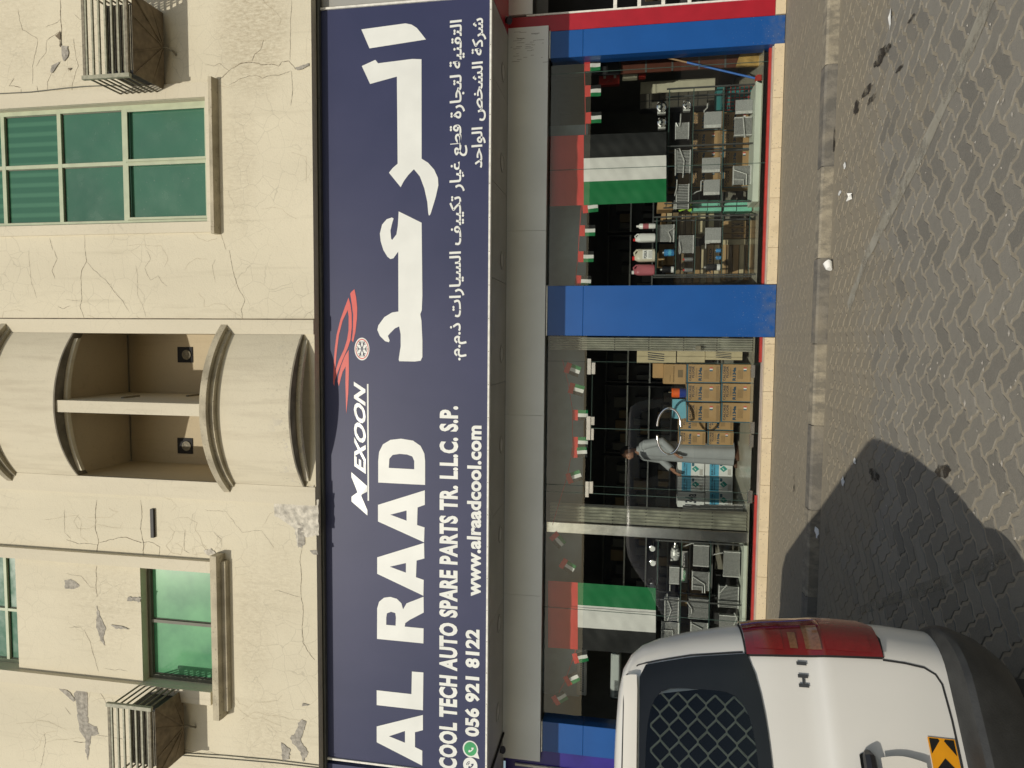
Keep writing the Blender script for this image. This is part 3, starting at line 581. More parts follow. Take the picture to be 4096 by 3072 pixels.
# ------- cracks and fallen render, traced where they run
def crack(pts, ox, oy, k, wd=.006, m='crack_dark', rough=.018, b=None, Y=YW):
    v = [P(ox+x/k, oy+y/k, Y) for x, y in pts]; L = [v[0]]
    def sub(a, c, d):
        if d == 0 or (a-c).length < .03: return [c]
        mid = (a+c)/2+Vector((random.gauss(0, 1), 0, random.gauss(0, 1)))*rough*(a-c).length*4*.5
        return sub(a, mid, d-1)+sub(mid, c, d-1)
    for i in range(len(v)-1): L += sub(v[i], v[i+1], 5)
    L = [Vector((p.x, Y-.0015, p.z)) for p in L]; vs = []; n = len(L)
    for i, p in enumerate(L):
        t = (L[min(i+1, n-1)]-L[max(i-1, 0)]); t.normalize() if t.length else None; nn = Vector((-t.z, 0, t.x)); w_ = wd*random.uniform(.35, 1.2)*min(1, (i+1)/3, (n-i)/3)/2
        vs += [p+nn*w_, p-nn*w_]
    b.add(vs, [(2*i, 2*i+1, 2*i+3, 2*i+2) for i in range(n-1)])
A1, A2, A3 = (0, 0, 1.659), (0, 1000, 1.659), (0, 2000, 1.548)
cb = MB()
for pts, A, wd in [([(400, 0), (402, 100), (410, 200), (405, 310)], A1, .011), ([(300, 180), (380, 150), (405, 120)], A1, .005), ([(120, 60), (150, 200), (250, 260), (240, 330), (215, 440), (215, 560)], A1, .004), ([(240, 440), (305, 350), (310, 270), (400, 210)], A1, .005), ([(345, 480), (315, 545), (318, 600)], A1, .005),
        ([(490, 90), (530, 130), (560, 125)], A1, .004), ([(490, 255), (500, 350), (520, 440), (480, 560), (485, 650)], A1, .005), ([(245, 570), (260, 660)], A1, .007), ([(95, 520), (60, 570), (140, 580)], A1, .008), ([(140, 590), (142, 670)], A1, .005),
        ([(1455, 530), (1500, 490), (1600, 420), (1670, 415), (1800, 425), (1850, 440), (1870, 410), (1920, 405), (1960, 460), (2000, 440), (2055, 425)], A1, .008), ([(1670, 415), (1690, 360), (1730, 330), (1750, 265)], A1, .006), ([(1935, 0), (1930, 200), (1925, 400)], A1, .004), ([(1520, 565), (1600, 520), (1700, 500), (1740, 520), (1850, 500), (1930, 470)], A1, .005), ([(1935, 470), (1940, 560), (1930, 700)], A1, .005),
        ([(1360, 430), (1420, 440), (1460, 420), (1520, 470)], A1, .004), ([(520, 1495), (520, 1560)], A1, .004), ([(560, 1560), (565, 1659)], A1, .005), ([(330, 1580), (350, 1659)], A1, .005), ([(1465, 1545), (1500, 1659)], A1, .004),
        ([(565, 0), (575, 75), (545, 130), (540, 250), (532, 380), (560, 455)], A2, .006), ([(575, 75), (690, 190), (760, 280), (860, 415)], A2, .004), ([(360, 0), (380, 55), (345, 140), (365, 190)], A2, .006), ([(190, 0), (200, 120), (210, 220), (245, 320)], A2, .003), ([(1520, 0), (1545, 130), (1590, 270), (1625, 330), (1600, 400), (1610, 452)], A2, .005), ([(440, 325), (530, 335)], A2, .004), ([(385, 375), (415, 390), (470, 370)], A2, .006), ([(975, 0), (1000, 60), (960, 120), (1000, 200), (1050, 170), (1110, 240)], A2, .003), ([(900, 100), (915, 300), (970, 450)], A2, .0025), ([(1430, 60), (1410, 100), (1430, 210)], A2, .003), ([(2080, 410), (2040, 420), (2020, 450)], A2, .003),
        ([(600, 0), (592, 80), (590, 180), (610, 265), (600, 330)], A3, .010), ([(610, 265), (680, 245), (780, 230), (850, 255), (880, 265)], A3, .008), ([(410, 245), (480, 270), (560, 270), (605, 275)], A3, .006), ([(870, 0), (880, 100), (870, 180), (890, 265), (885, 350)], A3, .008), ([(400, 60), (400, 200), (440, 240)], A3, .004), ([(600, 405), (600, 480), (602, 600)], A3, .009), ([(410, 455), (500, 470), (560, 540), (600, 540)], A3, .004), ([(520, 800), (560, 880), (580, 960), (610, 1060)], A3, .006), ([(870, 265), (930, 260), (990, 290), (985, 350)], A3, .005), ([(1145, 180), (1140, 310), (1175, 330)], A3, .006), ([(1325, 200), (1370, 240), (1370, 290)], A3, .004), ([(1870, 300), (1865, 450), (1865, 600), (1880, 690), (1875, 880), (1950, 990)], A3, .007), ([(1700, 560), (1860, 600)], A3, .004), ([(600, 1160), (640, 1220), (660, 1260)], A3, .006), ([(455, 1495), (490, 1500), (530, 1500)], A3, .010), ([(270, 1430), (270, 1580), (250, 1659)], A3, .004), ([(600, 1455), (700, 1470), (760, 1480)], A3, .005), ([(1130, 1540), (1300, 1560), (1500, 1590), (1700, 1610)], A3, .004), ([(400, 1280), (440, 1330)], A3, .005), ([(1270, 60), (1400, 70), (1500, 200), (1620, 190), (1700, 300)], A3, .003), ([(640, 1040), (790, 1060)], A3, .004), ([(430, 790), (500, 785)], A3, .005)]:
    crack(pts, *A, wd=wd, b=cb)
cb.build('cracks', 'crack_dark', wall, kind='stuff')
cb2 = MB(); rc = random.Random(5)
for i in range(70):
    x, y = rc.uniform(20, 1200), rc.uniform(10, 3060)
    if 380 < y < 950 and x < 930: continue
    if 1300 < y < 2000 or 2230 < y < 2780: continue
    L = [(x, y)]; a = rc.uniform(0, 6.28)
    for j in range(rc.randint(3, 7)): a += rc.gauss(0, .8); L.append((L[-1][0]+math.cos(a)*45, L[-1][1]+math.sin(a)*30))
    L = [(min(1225, max(5, q[0])), q[1]) for q in L]
    crack(L, 0, 0, 1, wd=.0028, b=cb2)
cb2.build('hairline_cracks', 'crack_soft', wall, kind='stuff')
PI_ = [0]
def ragged(pts, A, m, amp=.013, name='bare_patch'):
    PI_[0] += .0006
    ox, oy, k = A; v = [P(ox+x/k, oy+y/k, YW) for x, y in pts]; out = []; rr = random.Random(len(pts)*7+int(pts[0][0]))
    for i in range(len(v)):
        a, c = v[i], v[(i+1) % len(v)]; n = max(1, int((a-c).length/.022))
        for j in range(n): q = a.lerp(c, j/n); out.append((q.x+rr.gauss(0, amp)*.4, YW-.002-PI_[0]-rr.uniform(0, .0012), q.z+rr.gauss(0, amp)*.4))
    bm = bmesh.new(); vs = [bm.verts.new(p) for p in out]; f = bm.faces.new(vs); bmesh.ops.triangulate(bm, faces=[f]); b = MB(); bm.verts.index_update(); b.add([q.co[:] for q in bm.verts], [[q.index for q in t.verts] for t in bm.faces]); bm.free()
    return b.build(name, m, wall, fixn=False)
for pts, A, m_ in [([(400, 495), (440, 490), (497, 530), (480, 545), (440, 553), (402, 545)], A3, 'bare_cement'), ([(490, 1160), (530, 1175), (545, 1200), (540, 1300), (550, 1400), (600, 1405), (615, 1450), (565, 1460), (550, 1560), (545, 1610), (530, 1560), (530, 1480), (495, 1430), (480, 1330), (470, 1240), (455, 1200)], A3, 'bare_cement'),
        ([(600, 650), (620, 720), (655, 790), (640, 850), (655, 905), (625, 870), (600, 790)], A3, 'bare_cement'), ([(1700, 0), (1975, 0), (1970, 60), (1975, 220), (1880, 230), (1870, 300), (1840, 280), (1830, 200), (1800, 110), (1700, 100)], A3, 'bare_white'), ([(1840, 130), (1880, 150), (1890, 280), (1850, 290)], A3, 'bare_cement'),
        ([(1860, 1360), (1900, 1370), (1880, 1430), (1860, 1490), (1910, 1560), (1880, 1620), (1860, 1560), (1830, 1520), (1795, 1475), (1830, 1440)], A3, 'bare_cement'), ([(1740, 1500), (1800, 1540), (1790, 1600), (1750, 1620)], A3, 'bare_cement'), ([(330, 1140), (420, 1180), (470, 1230), (460, 1250), (400, 1195)], A3, 'bare_cement'),
        ([(1870, 1255), (1915, 1270), (1870, 1275)], A3, 'bare_cement'), ([(1920, 310), (1970, 310), (1970, 335), (1930, 330)], A3, 'bare_cement'), ([(1260, 310), (1310, 300), (1340, 330), (1290, 345)], A3, 'bare_white'), ([(690, 770), (760, 780), (805, 800), (720, 795)], A3, 'bare_cement'), ([(800, 600), (880, 605), (870, 630), (790, 620)], A3, 'bare_cement'),
        ([(415, 310), (455, 310), (458, 370), (425, 410), (412, 370)], A1, 'bare_cement'), ([(345, 440), (400, 410), (385, 440), (345, 490), (335, 480)], A1, 'bare_cement'), ([(403, 205), (412, 310), (402, 315), (398, 240), (372, 240)], A1, 'crack_dark'), ([(395, 605), (405, 650), (430, 680), (390, 690), (385, 640)], A1, 'crack_dark'), ([(1960, 455), (2050, 420), (2052, 440), (1975, 470)], A1, 'bare_cement'),
        ([(2000, 1590), (2085, 1560), (2085, 1659), (1985, 1659)], A2, 'bare_white'), ([(455, 450), (475, 450), (460, 485)], A1, 'crack_dark')]:
    ragged(pts, A, m_)
# worn mark and iron bracket right of the left window strip
a, c, e, g = rect(604, 616, 2036, 2150, YW-.02); box('iron_bracket', 'unit_black', bld, a, c, YW-.035, YW+.002, e, g)
# cables running down the wall
def cable(pts, Y, r=.006, m='frame_dark', name='cable', parent=bld):
    b = MB(); b.tube([P(x, y, Y) for x, y in pts], r, 5); return b.build(name, m, parent, smooth=True)
cable([(-20, 375), (120, 368), (260, 352), (340, 345), (440, 341), (480, 343)], YW-.02, .007)
cable([(730, 3012), (900, 3022), (1100, 3040), (1278, 3062)], YW-.01, .005); cable([(730, 3022), (900, 3035), (1100, 3052), (1278, 3072)], YW-.01, .005)
# ------- air conditioner cages
def ac_cage(label, px_right_wall, zbot, xl, xr, group='caged air conditioners on the upper wall'):
    d = .56; h = .60; yf = YW-d
    t = thing('air_conditioner_cage', label, 'air conditioner', ((xl+xr)/2, YW, zbot), group)
    b = MB()
    for z in (zbot-.0, zbot+h-.035): box('cage_frame', 'rust_steel', t, xl+.046, xr-.046, yf, yf+.03, z, z+.035)
    for x in (xl, xr-.045): box('corner_post', 'rail_steel', t, x, x+.045, yf-.008, yf+.034, zbot-.015, zbot+h+.015)
    n = 7
    for i in range(n):
        z = zbot+.03+(h-.09)*i/(n-1); q = MB(); q.box(xl+.046, xr-.046, yf+.004, yf+.026, z, z+.022); q.build('rail', 'rail_steel', t)
        for x in (xl+.012, xr-.034): q = MB(); q.box(x, x+.016, yf+.035, YW-.001, z, z+.016); q.build('side_rail', 'rust_steel', t)
    # sloping drip pan with pressed ribs under the unit
    x0, x1 = xl+.05, xr-.05; zb = zbot-.03; zc = zb-.09
    c0 = ((x0+x1)/2, YW-.10, zc)
    q = MB(); C4 = [(x0, yf+.06, zb), (x1, yf+.06, zb), (x1, YW-.004, zb-.02), (x0, YW-.004, zb-.02)]; q.add(C4+[c0], [(0, 1, 4), (1, 2, 4), (2, 3, 4), (3, 0, 4)]); q.add([(x, y, z+.012) for x, y, z in C4]+[(x, y, z) for x, y, z in C4], [(0, 1, 5, 4), (1, 2, 6, 5), (2, 3, 7, 6), (3, 0, 4, 7)])
    pan = q.build('drip_pan', 'pan_steel', t, fixn=False)
    q = MB()
    for ex in [(x0, yf+.06), (x0+(x1-x0)*.28, yf+.06), (x0+(x1-x0)*.72, yf+.06), (x1, yf+.06), (x0, YW-.2), (x1, YW-.2)]:
        e_ = Vector((ex[0], ex[1], zb-.004)); c_ = Vector(c0)+Vector((0, 0, -.004)); q.tube([e_.lerp(c_, .02), e_.lerp(c_, .94)], .011, 4)
    q.build('pan_rib', 'pan_steel', pan)
    u = MB(); u.bbox(x0+.06, x1-.06, yf+.16, YW-.01, zbot+.02, zbot+.43, .02); u = u.build('air_conditioner', 'unit_black', t)
    q = MB()
    for i in range(14): z = zbot+.05+i*.026; q.box(x0+.09, x1-.09, yf+.150, yf+.162, z, z+.010)
    q.build('louvres', 'rust_steel', u)
    q = MB(); q.tube([Vector(c0)+Vector((0, 0, .01)), Vector(c0)+Vector((0, .02, -.05)), Vector(c0)+Vector((-.03, .06, -.09)), (c0[0]-.06, YW-.005, c0[2]-.10)], .012, 6); q.build('drain_pipe', 'rust_steel', t, smooth=True)
    return t
zac = P(645, 348, YW).z
ac_cage('grey railed air conditioner cage right of the big green window, wall stain below', 0, zac, P(500, 345, YW-.3).x, P(500, 345, YW-.3).x+1.02)
zac2 = P(1115/1.548, 2770, YW).z
xr2 = P(620, 2822, YW-.5).x
ac_cage('grey railed air conditioner cage below and left of the bright green window', 0, zac2, xr2-.98, xr2)
# ================================================================== SHOP SIGN
sx0, sx1 = P(1600, 3062, YS).x, P(1600, 17, YS).x; sz1, sz0 = P(1297, 1500, YS).z, P(1953, 1300, YS).z
sg = thing('shop_sign', 'long navy blue shop sign with big white Latin and Arabic lettering over the shop', 'sign', ((sx0+sx1)/2, YS, sz0))
b = MB(); n = 26
xs = [sx0+(sx1-sx0)*i/n for i in range(n+1)]; zz = [sz0+(sz1-sz0)*j/6 for j in range(7)]
vs = [(x, YS, z) for z in zz for x in xs]
b.add(vs, [(j*(n+1)+i, j*(n+1)+i+1, (j+1)*(n+1)+i+1, (j+1)*(n+1)+i) for j in range(6) for i in range(n)]); panel = b.build('panel', 'sign_navy', sg)
box('sign_box', 'acp_grey', sg, sx0-.03, sx1+.03, YS+.004, YS+.10, sz0-.012, WB-.14)
ft = P(1271, 1500, YS-.05).z
b = MB(); b.box(sx0-.5, sx1+.6, YS-.05, YS+.09, sz1+.001, ft); top = b.build('top_frame', 'alu_dark', sg)
b = MB(); b.box(sx0-.5, sx1+.6, YS-.056, YS-.051, (sz1+ft)/2-.004, (sz1+ft)/2+.004); b.build('frame_groove', 'groove', top)
for x in (-3.1, -.7, 1.15, 2.9): box('frame_joint', 'groove', top, x, x+.004, YS-.0515, YS-.045, sz1+.002, ft-.001)
box('bottom_frame', 'alu_white', sg, sx0-.025, sx1+.025, YS-.022, YS+.01, sz0-.022, sz0)
box('side_frame', 'alu_white', sg, sx1+.001, sx1+.026, YS-.020, YS+.01, sz0+.001, sz1-.001); box('side_frame', 'alu_white', sg, sx0-.026, sx0-.001, YS-.020, YS+.01, sz0+.001, sz1-.001)
q = MB()
for i in range(24): x = sx0+.15+(sx1-sx0-.3)*i/23; q.lathe((x, YS-.022, sz0-.011), (0, -1, 0), [(0, .006), (.003, .004)], 6)
q.build('screws', 'rust_steel', sg, kind='stuff')
YL = YS-.003
# big Arabic name
bigA = [[(407, 195), (700, 155), (740, 163), (775, 185), (805, 222), (836, 262), (461, 321)],
    [(410, 438), (500, 397), (518, 420), (745, 391), (806, 393), (807, 1053), (850, 1080), (890, 1125), (915, 1180), (918, 1230), (900, 1310), (868, 1415), (862, 1427), (855, 1430), (851, 1415), (845, 1340), (825, 1250), (795, 1170), (756, 1123), (720, 1160), (690, 1200), (668, 1242), (590, 1146), (615, 1115), (648, 1086), (643, 508), (465, 557)],
    [(655, 1403), (807, 1478), (812, 1959), (808, 2059), (798, 2084), (806, 2129), (812, 2259), (812, 2369), (800, 2394), (760, 2399), (658, 2397), (655, 2384), (668, 2299), (668, 2219), (658, 2166), (630, 2179), (600, 2209), (583, 2229), (595, 2259), (590, 2271), (565, 2264), (530, 2229), (513, 2189), (520, 2159), (560, 2104), (610, 2074), (653, 2067), (652, 1669), (620, 1714), (600, 1719), (580, 1704), (553, 1659), (535, 1600), (530, 1550), (545, 1490), (575, 1455), (610, 1443), (621, 1450), (612, 1480), (600, 1530), (605, 1585), (612, 1592), (640, 1555), (649, 1500)]]
def lettering(polys, name, m='lettering_white', k=1.548, ox=1200, oy=2000, Y=None, parent=None):
    b = MB()
    for p in polys:
        if isinstance(p, tuple): pxpoly(b, p[0], Y or YL, p[1], ox, oy, k)
        else: pxpoly(b, p, Y or YL, None, ox, oy, k)
    return b.build(name, m, parent or sg, fixn=False)
for l_ in bigA: lettering([l_], 'arabic_letters', k=1.659, oy=0)
latin = [([(757, 1645), (475, 1500), (475, 1402), (761, 1331), (761, 1425), (712, 1438), (712, 1530), (757, 1552)], [(551, 1463), (650, 1430), (650, 1503)]),
    [(475, 1178), (475, 1270), (761, 1302), (764, 1068), (693, 1062), (690, 1202)],
    ([(477, 860), (764, 888), (765, 795), (648, 784), (652, 762), (680, 742), (766, 697), (765, 599), (660, 640), (638, 677), (628, 640), (600, 612), (560, 600), (520, 605), (490, 630), (478, 670)], [(534, 773), (592, 778), (594, 728), (590, 700), (563, 692), (538, 702), (534, 730)]),
    ([(478, 457), (764, 593), (766, 495), (718, 478), (722, 375), (770, 362), (768, 266), (478, 355)], [(556, 413), (656, 390), (656, 450)]),
    ([(483, 133), (768, 262), (771, 170), (725, 155), (728, 46), (773, 30), (773, -60), (483, 30)], [(559, 91), (660, 65), (660, 128)])]
for l_ in latin: lettering([l_], 'latin_letter')
lettering([([(519, 1543), (830, 1559), (830, 1400), (825, 1350), (800, 1300), (750, 1265), (670, 1252), (600, 1260), (550, 1290), (525, 1340), (519, 1400)], [(589, 1446), (758, 1455), (758, 1400), (745, 1370), (710, 1357), (660, 1353), (615, 1360), (593, 1385)])], 'latin_letter', k=1.659, oy=1000)
def sign_text(body, x0, x1, y0, y1, bold, name='lettering', shear=0, sp=1.0):
    a, c, e, g = rect(x0, x1, y0, y1, YL); q = MB(); text_into(q, body, a, c, e, g, YL, bold, shear, sp)
    iv = sorted((min(q.v[i][0] for i in f), max(q.v[i][0] for i in f), k) for k, f in enumerate(q.f)); words = []; end = -99
    for lo, hi, k in iv:      # a wide gap starts a new word
        if lo > end+(g-e)*.16: words.append([])
        words[-1].append(k); end = max(end, hi)
    for wd in words:
        p_ = MB()
        for k in wd: p_.add([q.v[i] for i in q.f[k]], [tuple(range(len(q.f[k])))])
        p_.build(name, 'lettering_silver' if 'brand' in name else 'lettering_white', sg, fixn=False)
sign_text('COOL TECH AUTO SPARE PARTS TR. L.L.C. S.P.', 1757, 1831, 1624, 3076, .045, sp=1.08)
sign_text('www.alraadcool.com', 1868, 1925, 1702, 2385, .04, sp=1.05)
sign_text('056 921 8122', 1860, 1919, 2517, 2946, .045, sp=1.06)
sign_text(arabic('التقنية لتجارة قطع غيار تكييف السيارات ذ.م.م.'), 1797, 1869, 79, 1442, .02)
sign_text(arabic('شركة الشخص الواحد'), 1886, 1944, 72, 672, .02)
sign_text('EXOON', 1416, 1463, 1527, 1895, .035, 'brand_lettering', .42, 1.02)
sign_text('M', 1406, 1469, 1890, 2060, .012, 'brand_lettering', .42)
a, c, e, g = rect(1469, 1475, 1536, 2003, YL); q = MB(); q.quad((a, YL, e), (c, YL, e), (c, YL, g), (a, YL, g)); q.build('underline', 'lettering_white', sg)
sw_ = [[(500, 412), (520, 385), (557, 355), (580, 470), (593, 600), (590, 740), (570, 920), (540, 1057), (520, 1035), (535, 920), (540, 700), (520, 540)],
    [(478, 466), (430, 590), (370, 760), (320, 960), (295, 1150), (283, 1330), (275, 1600), (290, 1640), (303, 1400), (320, 1200), (350, 960), (400, 770), (467, 632)],
    [(478, 466), (467, 632), (480, 720), (478, 900), (460, 1020), (420, 1150), (350, 1300), (305, 1440), (300, 1560), (330, 1470), (400, 1290), (470, 1130), (505, 1020), (522, 850), (520, 680), (505, 560)],
    [(480, 1158), (430, 1240), (380, 1370), (345, 1500), (335, 1580), (350, 1640), (375, 1540), (400, 1450), (440, 1380), (437, 1600), (448, 2010), (474, 1740), (483, 1450)]]
for l_ in sw_: lettering([l_], 'red_swoosh', 'red_print', 3.3175, 1250, 1050)
def disc(cx, cy, rx, rz, Y, m, name, n=28, inner=None, parent=None, sgn=sg):
    c = P(cx, cy, Y); q = MB()
    if inner:
        o_ = [(c.x+rx*math.cos(2*math.pi*i/n), Y, c.z+rz*math.sin(2*math.pi*i/n)) for i in range(n)]; i_ = [(c.x+rx*inner*math.cos(2*math.pi*i/n), Y, c.z+rz*inner*math.sin(2*math.pi*i/n)) for i in range(n)]
        q.add(o_+i_, [(i, (i+1) % n, n+(i+1) % n, n+i) for i in range(n)])
    else: q.add([(c.x+rx*math.cos(2*math.pi*i/n), Y, c.z+rz*math.sin(2*math.pi*i/n)) for i in range(n)], [tuple(range(n))])
    return q.build(name, m, sgn)
mpp = (P(1700, 1400, YS).x-P(1700, 1500, YS).x)/100
bx, by = 1200+411/1.659, 1000+657/1.659
badge = disc(bx, by, 46*mpp, 32*mpp, YL, 'lettering_white', 'snowflake_badge')
disc(bx, by, 41*mpp, 28*mpp, YL-.002, 'red_print', 'ring', inner=.9, sgn=badge)
q = MB(); c = P(bx, by, YL)
def bar(q, x0, z0, x1, z1, w_, Y):
    d = Vector((x1-x0, 0, z1-z0)).normalized(); nn = Vector((-d.z, 0, d.x))*w_/2
    q.quad(Vector((x0, Y, z0))+nn, Vector((x0, Y, z0))-nn, Vector((x1, Y, z1))-nn, Vector((x1, Y, z1))+nn)
for k in range(6):
    a = math.radians(60*k+90); sx_, sz_ = 35*mpp, 24*mpp; ux, uz = math.cos(a), math.sin(a)
    bar(q, c.x, c.z, c.x+ux*sx_, c.z+uz*sz_, .008, YL-.003-.0003*k)
    for s_ in (-1, 1):
        a2 = a+s_*math.radians(45); bar(q, c.x+ux*sx_*.55, c.z+uz*sz_*.55, c.x+(ux*.55+math.cos(a2)*.42)*sx_, c.z+(uz*.55+math.sin(a2)*.42)*sz_, .006, YL-.005-.0003*k)
q.build('snowflake', 'navy_print', badge)
def handset(cx, cy, sc, Y, m, parent):
    q = MB(); c = P(cx, cy, Y); pts = []
    for i in range(11): t = math.radians(170+i*11); pts.append((c.x+math.cos(t)*sc*.62+sc*.18, c.z+math.sin(t)*sc*.62+sc*.22))
    vs = []
    for i, (x, z) in enumerate(pts):
        e_ = .12 if 2 < i < 8 else .24; t = math.radians(170+i*11); vs += [(x+math.cos(t)*sc*e_*.6, Y, z+math.sin(t)*sc*e_*.6), (x-math.cos(t)*sc*e_, Y, z-math.sin(t)*sc*e_)]
    q.add(vs, [(2*i, 2*i+1, 2*i+3, 2*i+2) for i in range(10)]); return q.build('handset', m, parent)
w1_ = disc(1881.5, 2996, .108, .098, YL, 'lettering_white', 'chat_icon'); q = MB(); c = P(1881.5, 2996, YL-.001)
q.add([(c.x-.10, YL-.001, c.z-.03), (c.x-.115, YL-.001, c.z-.115), (c.x-.03, YL-.001, c.z-.09)], [(0, 1, 2)]); q.build('bubble_tail', 'lettering_white', w1_)
disc(1881.5, 2996, .090, .081, YL-.002, 'green_print', 'green_disc', sgn=w1_); handset(1881.5, 2996, .075, YL-.004, 'lettering_white', w1_)
w2_ = disc(1881, 3061, .100, .092, YL-.0005, 'lettering_white', 'phone_icon'); handset(1881, 3061, .075, YL-.003, 'navy_print', w2_)
q = MB(); c = P(1881, 3061, YL)
for r_ in (.03, .048):
    for i in range(5): a = math.radians(10+i*16); a2 = math.radians(26+i*16); bar(q, c.x+math.cos(a)*r_, c.z+math.sin(a)*r_, c.x+math.cos(a2)*r_, c.z+math.sin(a2)*r_, .008, YL-.003)
q.build('sound_waves', 'navy_print', w2_)
# ================================================================== SOFFIT, FASCIA, COLUMNS
ZS = sz0-.013
cx0, cx1 = P(2010, 3030, YF).x, P(2100, 108, YF).x
sf = thing('canopy_soffit', 'grey panelled soffit with round downlights under the navy sign', 'soffit', (0, 8.4, ZS))
js = [sx0-.02, -3.55, -2.2, -.55, .75, 1.9, 3.1, sx1+.02]
for i in range(len(js)-1): box('soffit_panel', 'soffit_grey', sf, js[i]+.003, js[i+1]-.003, YS+.101, YF-.004, ZS-.004, ZS+.03)
box('groove_backing', 'groove', sf, sx0, sx1, YS+.11, YF-.01, ZS+.031, ZS+.05)
for x, y in ((2013, 289), (2008.5, 651), (2008, 1042), (2006.5, 1416), (2005, 1778), (2001, 2136), (1996.5, 2494), (1991, 2849)):
    p_ = PZ(x, y, ZS-.005); q = MB(); q.lathe((p_.x, p_.y, ZS-.005), (0, 0, -1), [(-.0, .12), (.008, .12), (.010, .095), (.0, .09)], 24); dl = q.build('downlight', 'soffit_grey', sf, smooth=True)
    q = MB(); q.lathe((p_.x, p_.y, ZS-.006), (0, 0, -1), [(0, .088), (.002, .088)], 24); q.build('lamp_lens', 'camera_grey', dl)
fz0, fz1 = P(2183, 1000, YF).z, ZS-.006
fa = thing('fascia', 'pale grey metal fascia between the soffit and the shop glass', 'fascia', ((cx0+cx1)/2, YF, fz0))
js = [cx0, P(2100, 2381, YF).x, P(2100, 1661, YF).x, P(2100, 923, YF).x, cx1]
for i in range(4): box('fascia_panel', 'acp_grey', fa, js[i]+.002, js[i+1]-.002, YF, YF+.05, fz0, fz1)
box('underside', 'alu_dark', fa, cx0, cx1, YF+.051, YG+.06, fz0+.0, fz0+.03); box('backing', 'groove', fa, cx0+.01, cx1-.01, YF+.052, YF+.2, fz0+.032, fz1)
q = MB(); rr = random.Random(11)
for i in range(34):
    p_ = P(rr.uniform(2040, 2170), rr.uniform(122, 250), YF); L_ = rr.uniform(.02, .12); q.quad((p_.x, YF-.0012, p_.z), (p_.x+.003, YF-.0012, p_.z-L_*.1), (p_.x+.002, YF-.0012, p_.z-L_), (p_.x-.001, YF-.0012, p_.z-L_*.9))
q.build('scratches', 'groove', fa, kind='stuff')
def column(label, yl0, yl1, extra_top=0):
    """yl0/yl1: photo rows of the right and left face edges, at top and bottom"""
    xr = (P(2200, yl0[0], YC).x+P(3090, yl0[1], YC).x)/2; xl = (P(2200, yl1[0], YC).x+P(3090, yl1[1], YC).x)/2
    t = thing('blue_column', label, 'column', ((xl+xr)/2, YC, 0), 'blue panelled columns of the shop front')
    zj = P(2332, (yl0[0]+yl1[0])/2, YC).z; zt = fz0-.022
    b = MB(); b.bbox(xl, xr, YC, YG+.12, .0, zj-.001, .004); b.build('panel', 'blue_panel', t)
    b = MB(); b.bbox(xl, xr, YC, YG+.12, zj+.001, zt, .004); b.build('panel', 'blue_panel', t)
    box('top_bead', 'alu', t, xl-.005, xr+.005, YC-.012, YC+.05, zt+.001, zt+.016); return xl, xr
cR = column('narrow blue column at the right end of the shop front, beside the red panel', (128, 60), (233, 177))
cM = column('wide blue column between the display window and the glass door', (1145.5, 1136), (1343, 1347))
cL = column('blue column at the left end of the shop front, half hidden by the white van', (2888, 2985), (3008, 3110))
# ================================================================== PLINTH, SILL, GLASS
zp = P(3072, 1000, YC-.01).z; zsill = P(3054, 1000, YG).z; FL = .215
pl = thing('plinth', 'low plinth of speckled beige tiles under the shop glass', 'plinth', (0, YC, 0))
jx = [P(3100, y, YC-.02).x for y in (3060, 2870, 2680, 2493, 2312, 2130, 1943, 1755, 1567, 1376.5)]
def tiles(xa, xb, joints):
    L = [xa]+[j for j in joints if xa+.05 < j < xb-.05]+[xb]
    for i in range(len(L)-1):
        b = MB(); b.bbox(L[i]+.0015, L[i+1]-.0015, YC-.02, YC+.05, 0, zp, .003); b.build('tile', 'plinth_tile', pl)
tiles(cL[1]+.004, cM[0]-.004, jx); tiles(cM[1]+.004, cR[0]-.004, [P(3100, y, YC-.02).x for y in (990, 791, 592, 390)]); tiles(cR[1]+.004, 6.5, [cR[1]+.7, cR[1]+1.3]); tiles(-8, cL[0]-.004, [cL[0]-.6, cL[0]-1.2])
for xa, xb in ((cL[1]+.004, cM[0]-.004), (cM[1]+.004, cR[0]-.004)): box('sill_tile', 'sill_stone', pl, xa, xb, YC+.051, YG-.022, .0, zp+.012)
doorL, doorR = P(2600, 1955, YG).x, P(2600, 1449, YG).x
sl = thing('red_sill', 'red painted sill strip along the foot of the shop glass', 'sill', (0, YG, zp))
zs0, zs1 = zp+.013, P(3050, 1000, YG).z
for xa, xb in ((cL[1]+.003, doorL-.02), (doorR+.02, cM[0]-.003), (cM[1]+.003, cR[0]-.003)): box('strip', 'red_sill', sl, xa, xb, YG-.021, YG+.03, zs0-.02, zs1)
box('door_threshold', 'sill_stone', sl, doorL-.018, doorR+.018, YG-.02, YG+.03, zs0-.02, zs0+.006)
gz0, gz1 = zs1+.001, fz0-.003
def glass(name, m, parent, x0, x1, z0, z1, Y, th=.008):
    q = MB(); q.quad((x0, Y, z0), (x1, Y, z0), (x1, Y, z1), (x0, Y, z1)); o = q.build(name, m, parent, fixn=False)
    return o
def showcase(label, x0, x1, joints):
    t = thing('shop_window', label, 'shop window', ((x0+x1)/2, YG, gz0)); L = [x0]+joints+[x1]
    for i in range(len(L)-1): glass('pane', 'shop_glass', t, L[i]+.002, L[i+1]-.002, gz0, gz1, YG)
    for j in joints: box('joint', 'glass_edge', t, j-.003, j+.003, YG-.002, YG+.006, gz0, gz1)
    return t
showcase('tall frameless display window between the narrow and the wide blue column', cM[1], cR[0], [P(2500, 671, YG).x, P(2400, 286, YG).x])
showcase('tall frameless display window left of the glass door, partly behind the van', cL[1], doorL-.004, [P(2500, 2452, YG).x, P(2500, 1962+18, YG).x-.0])
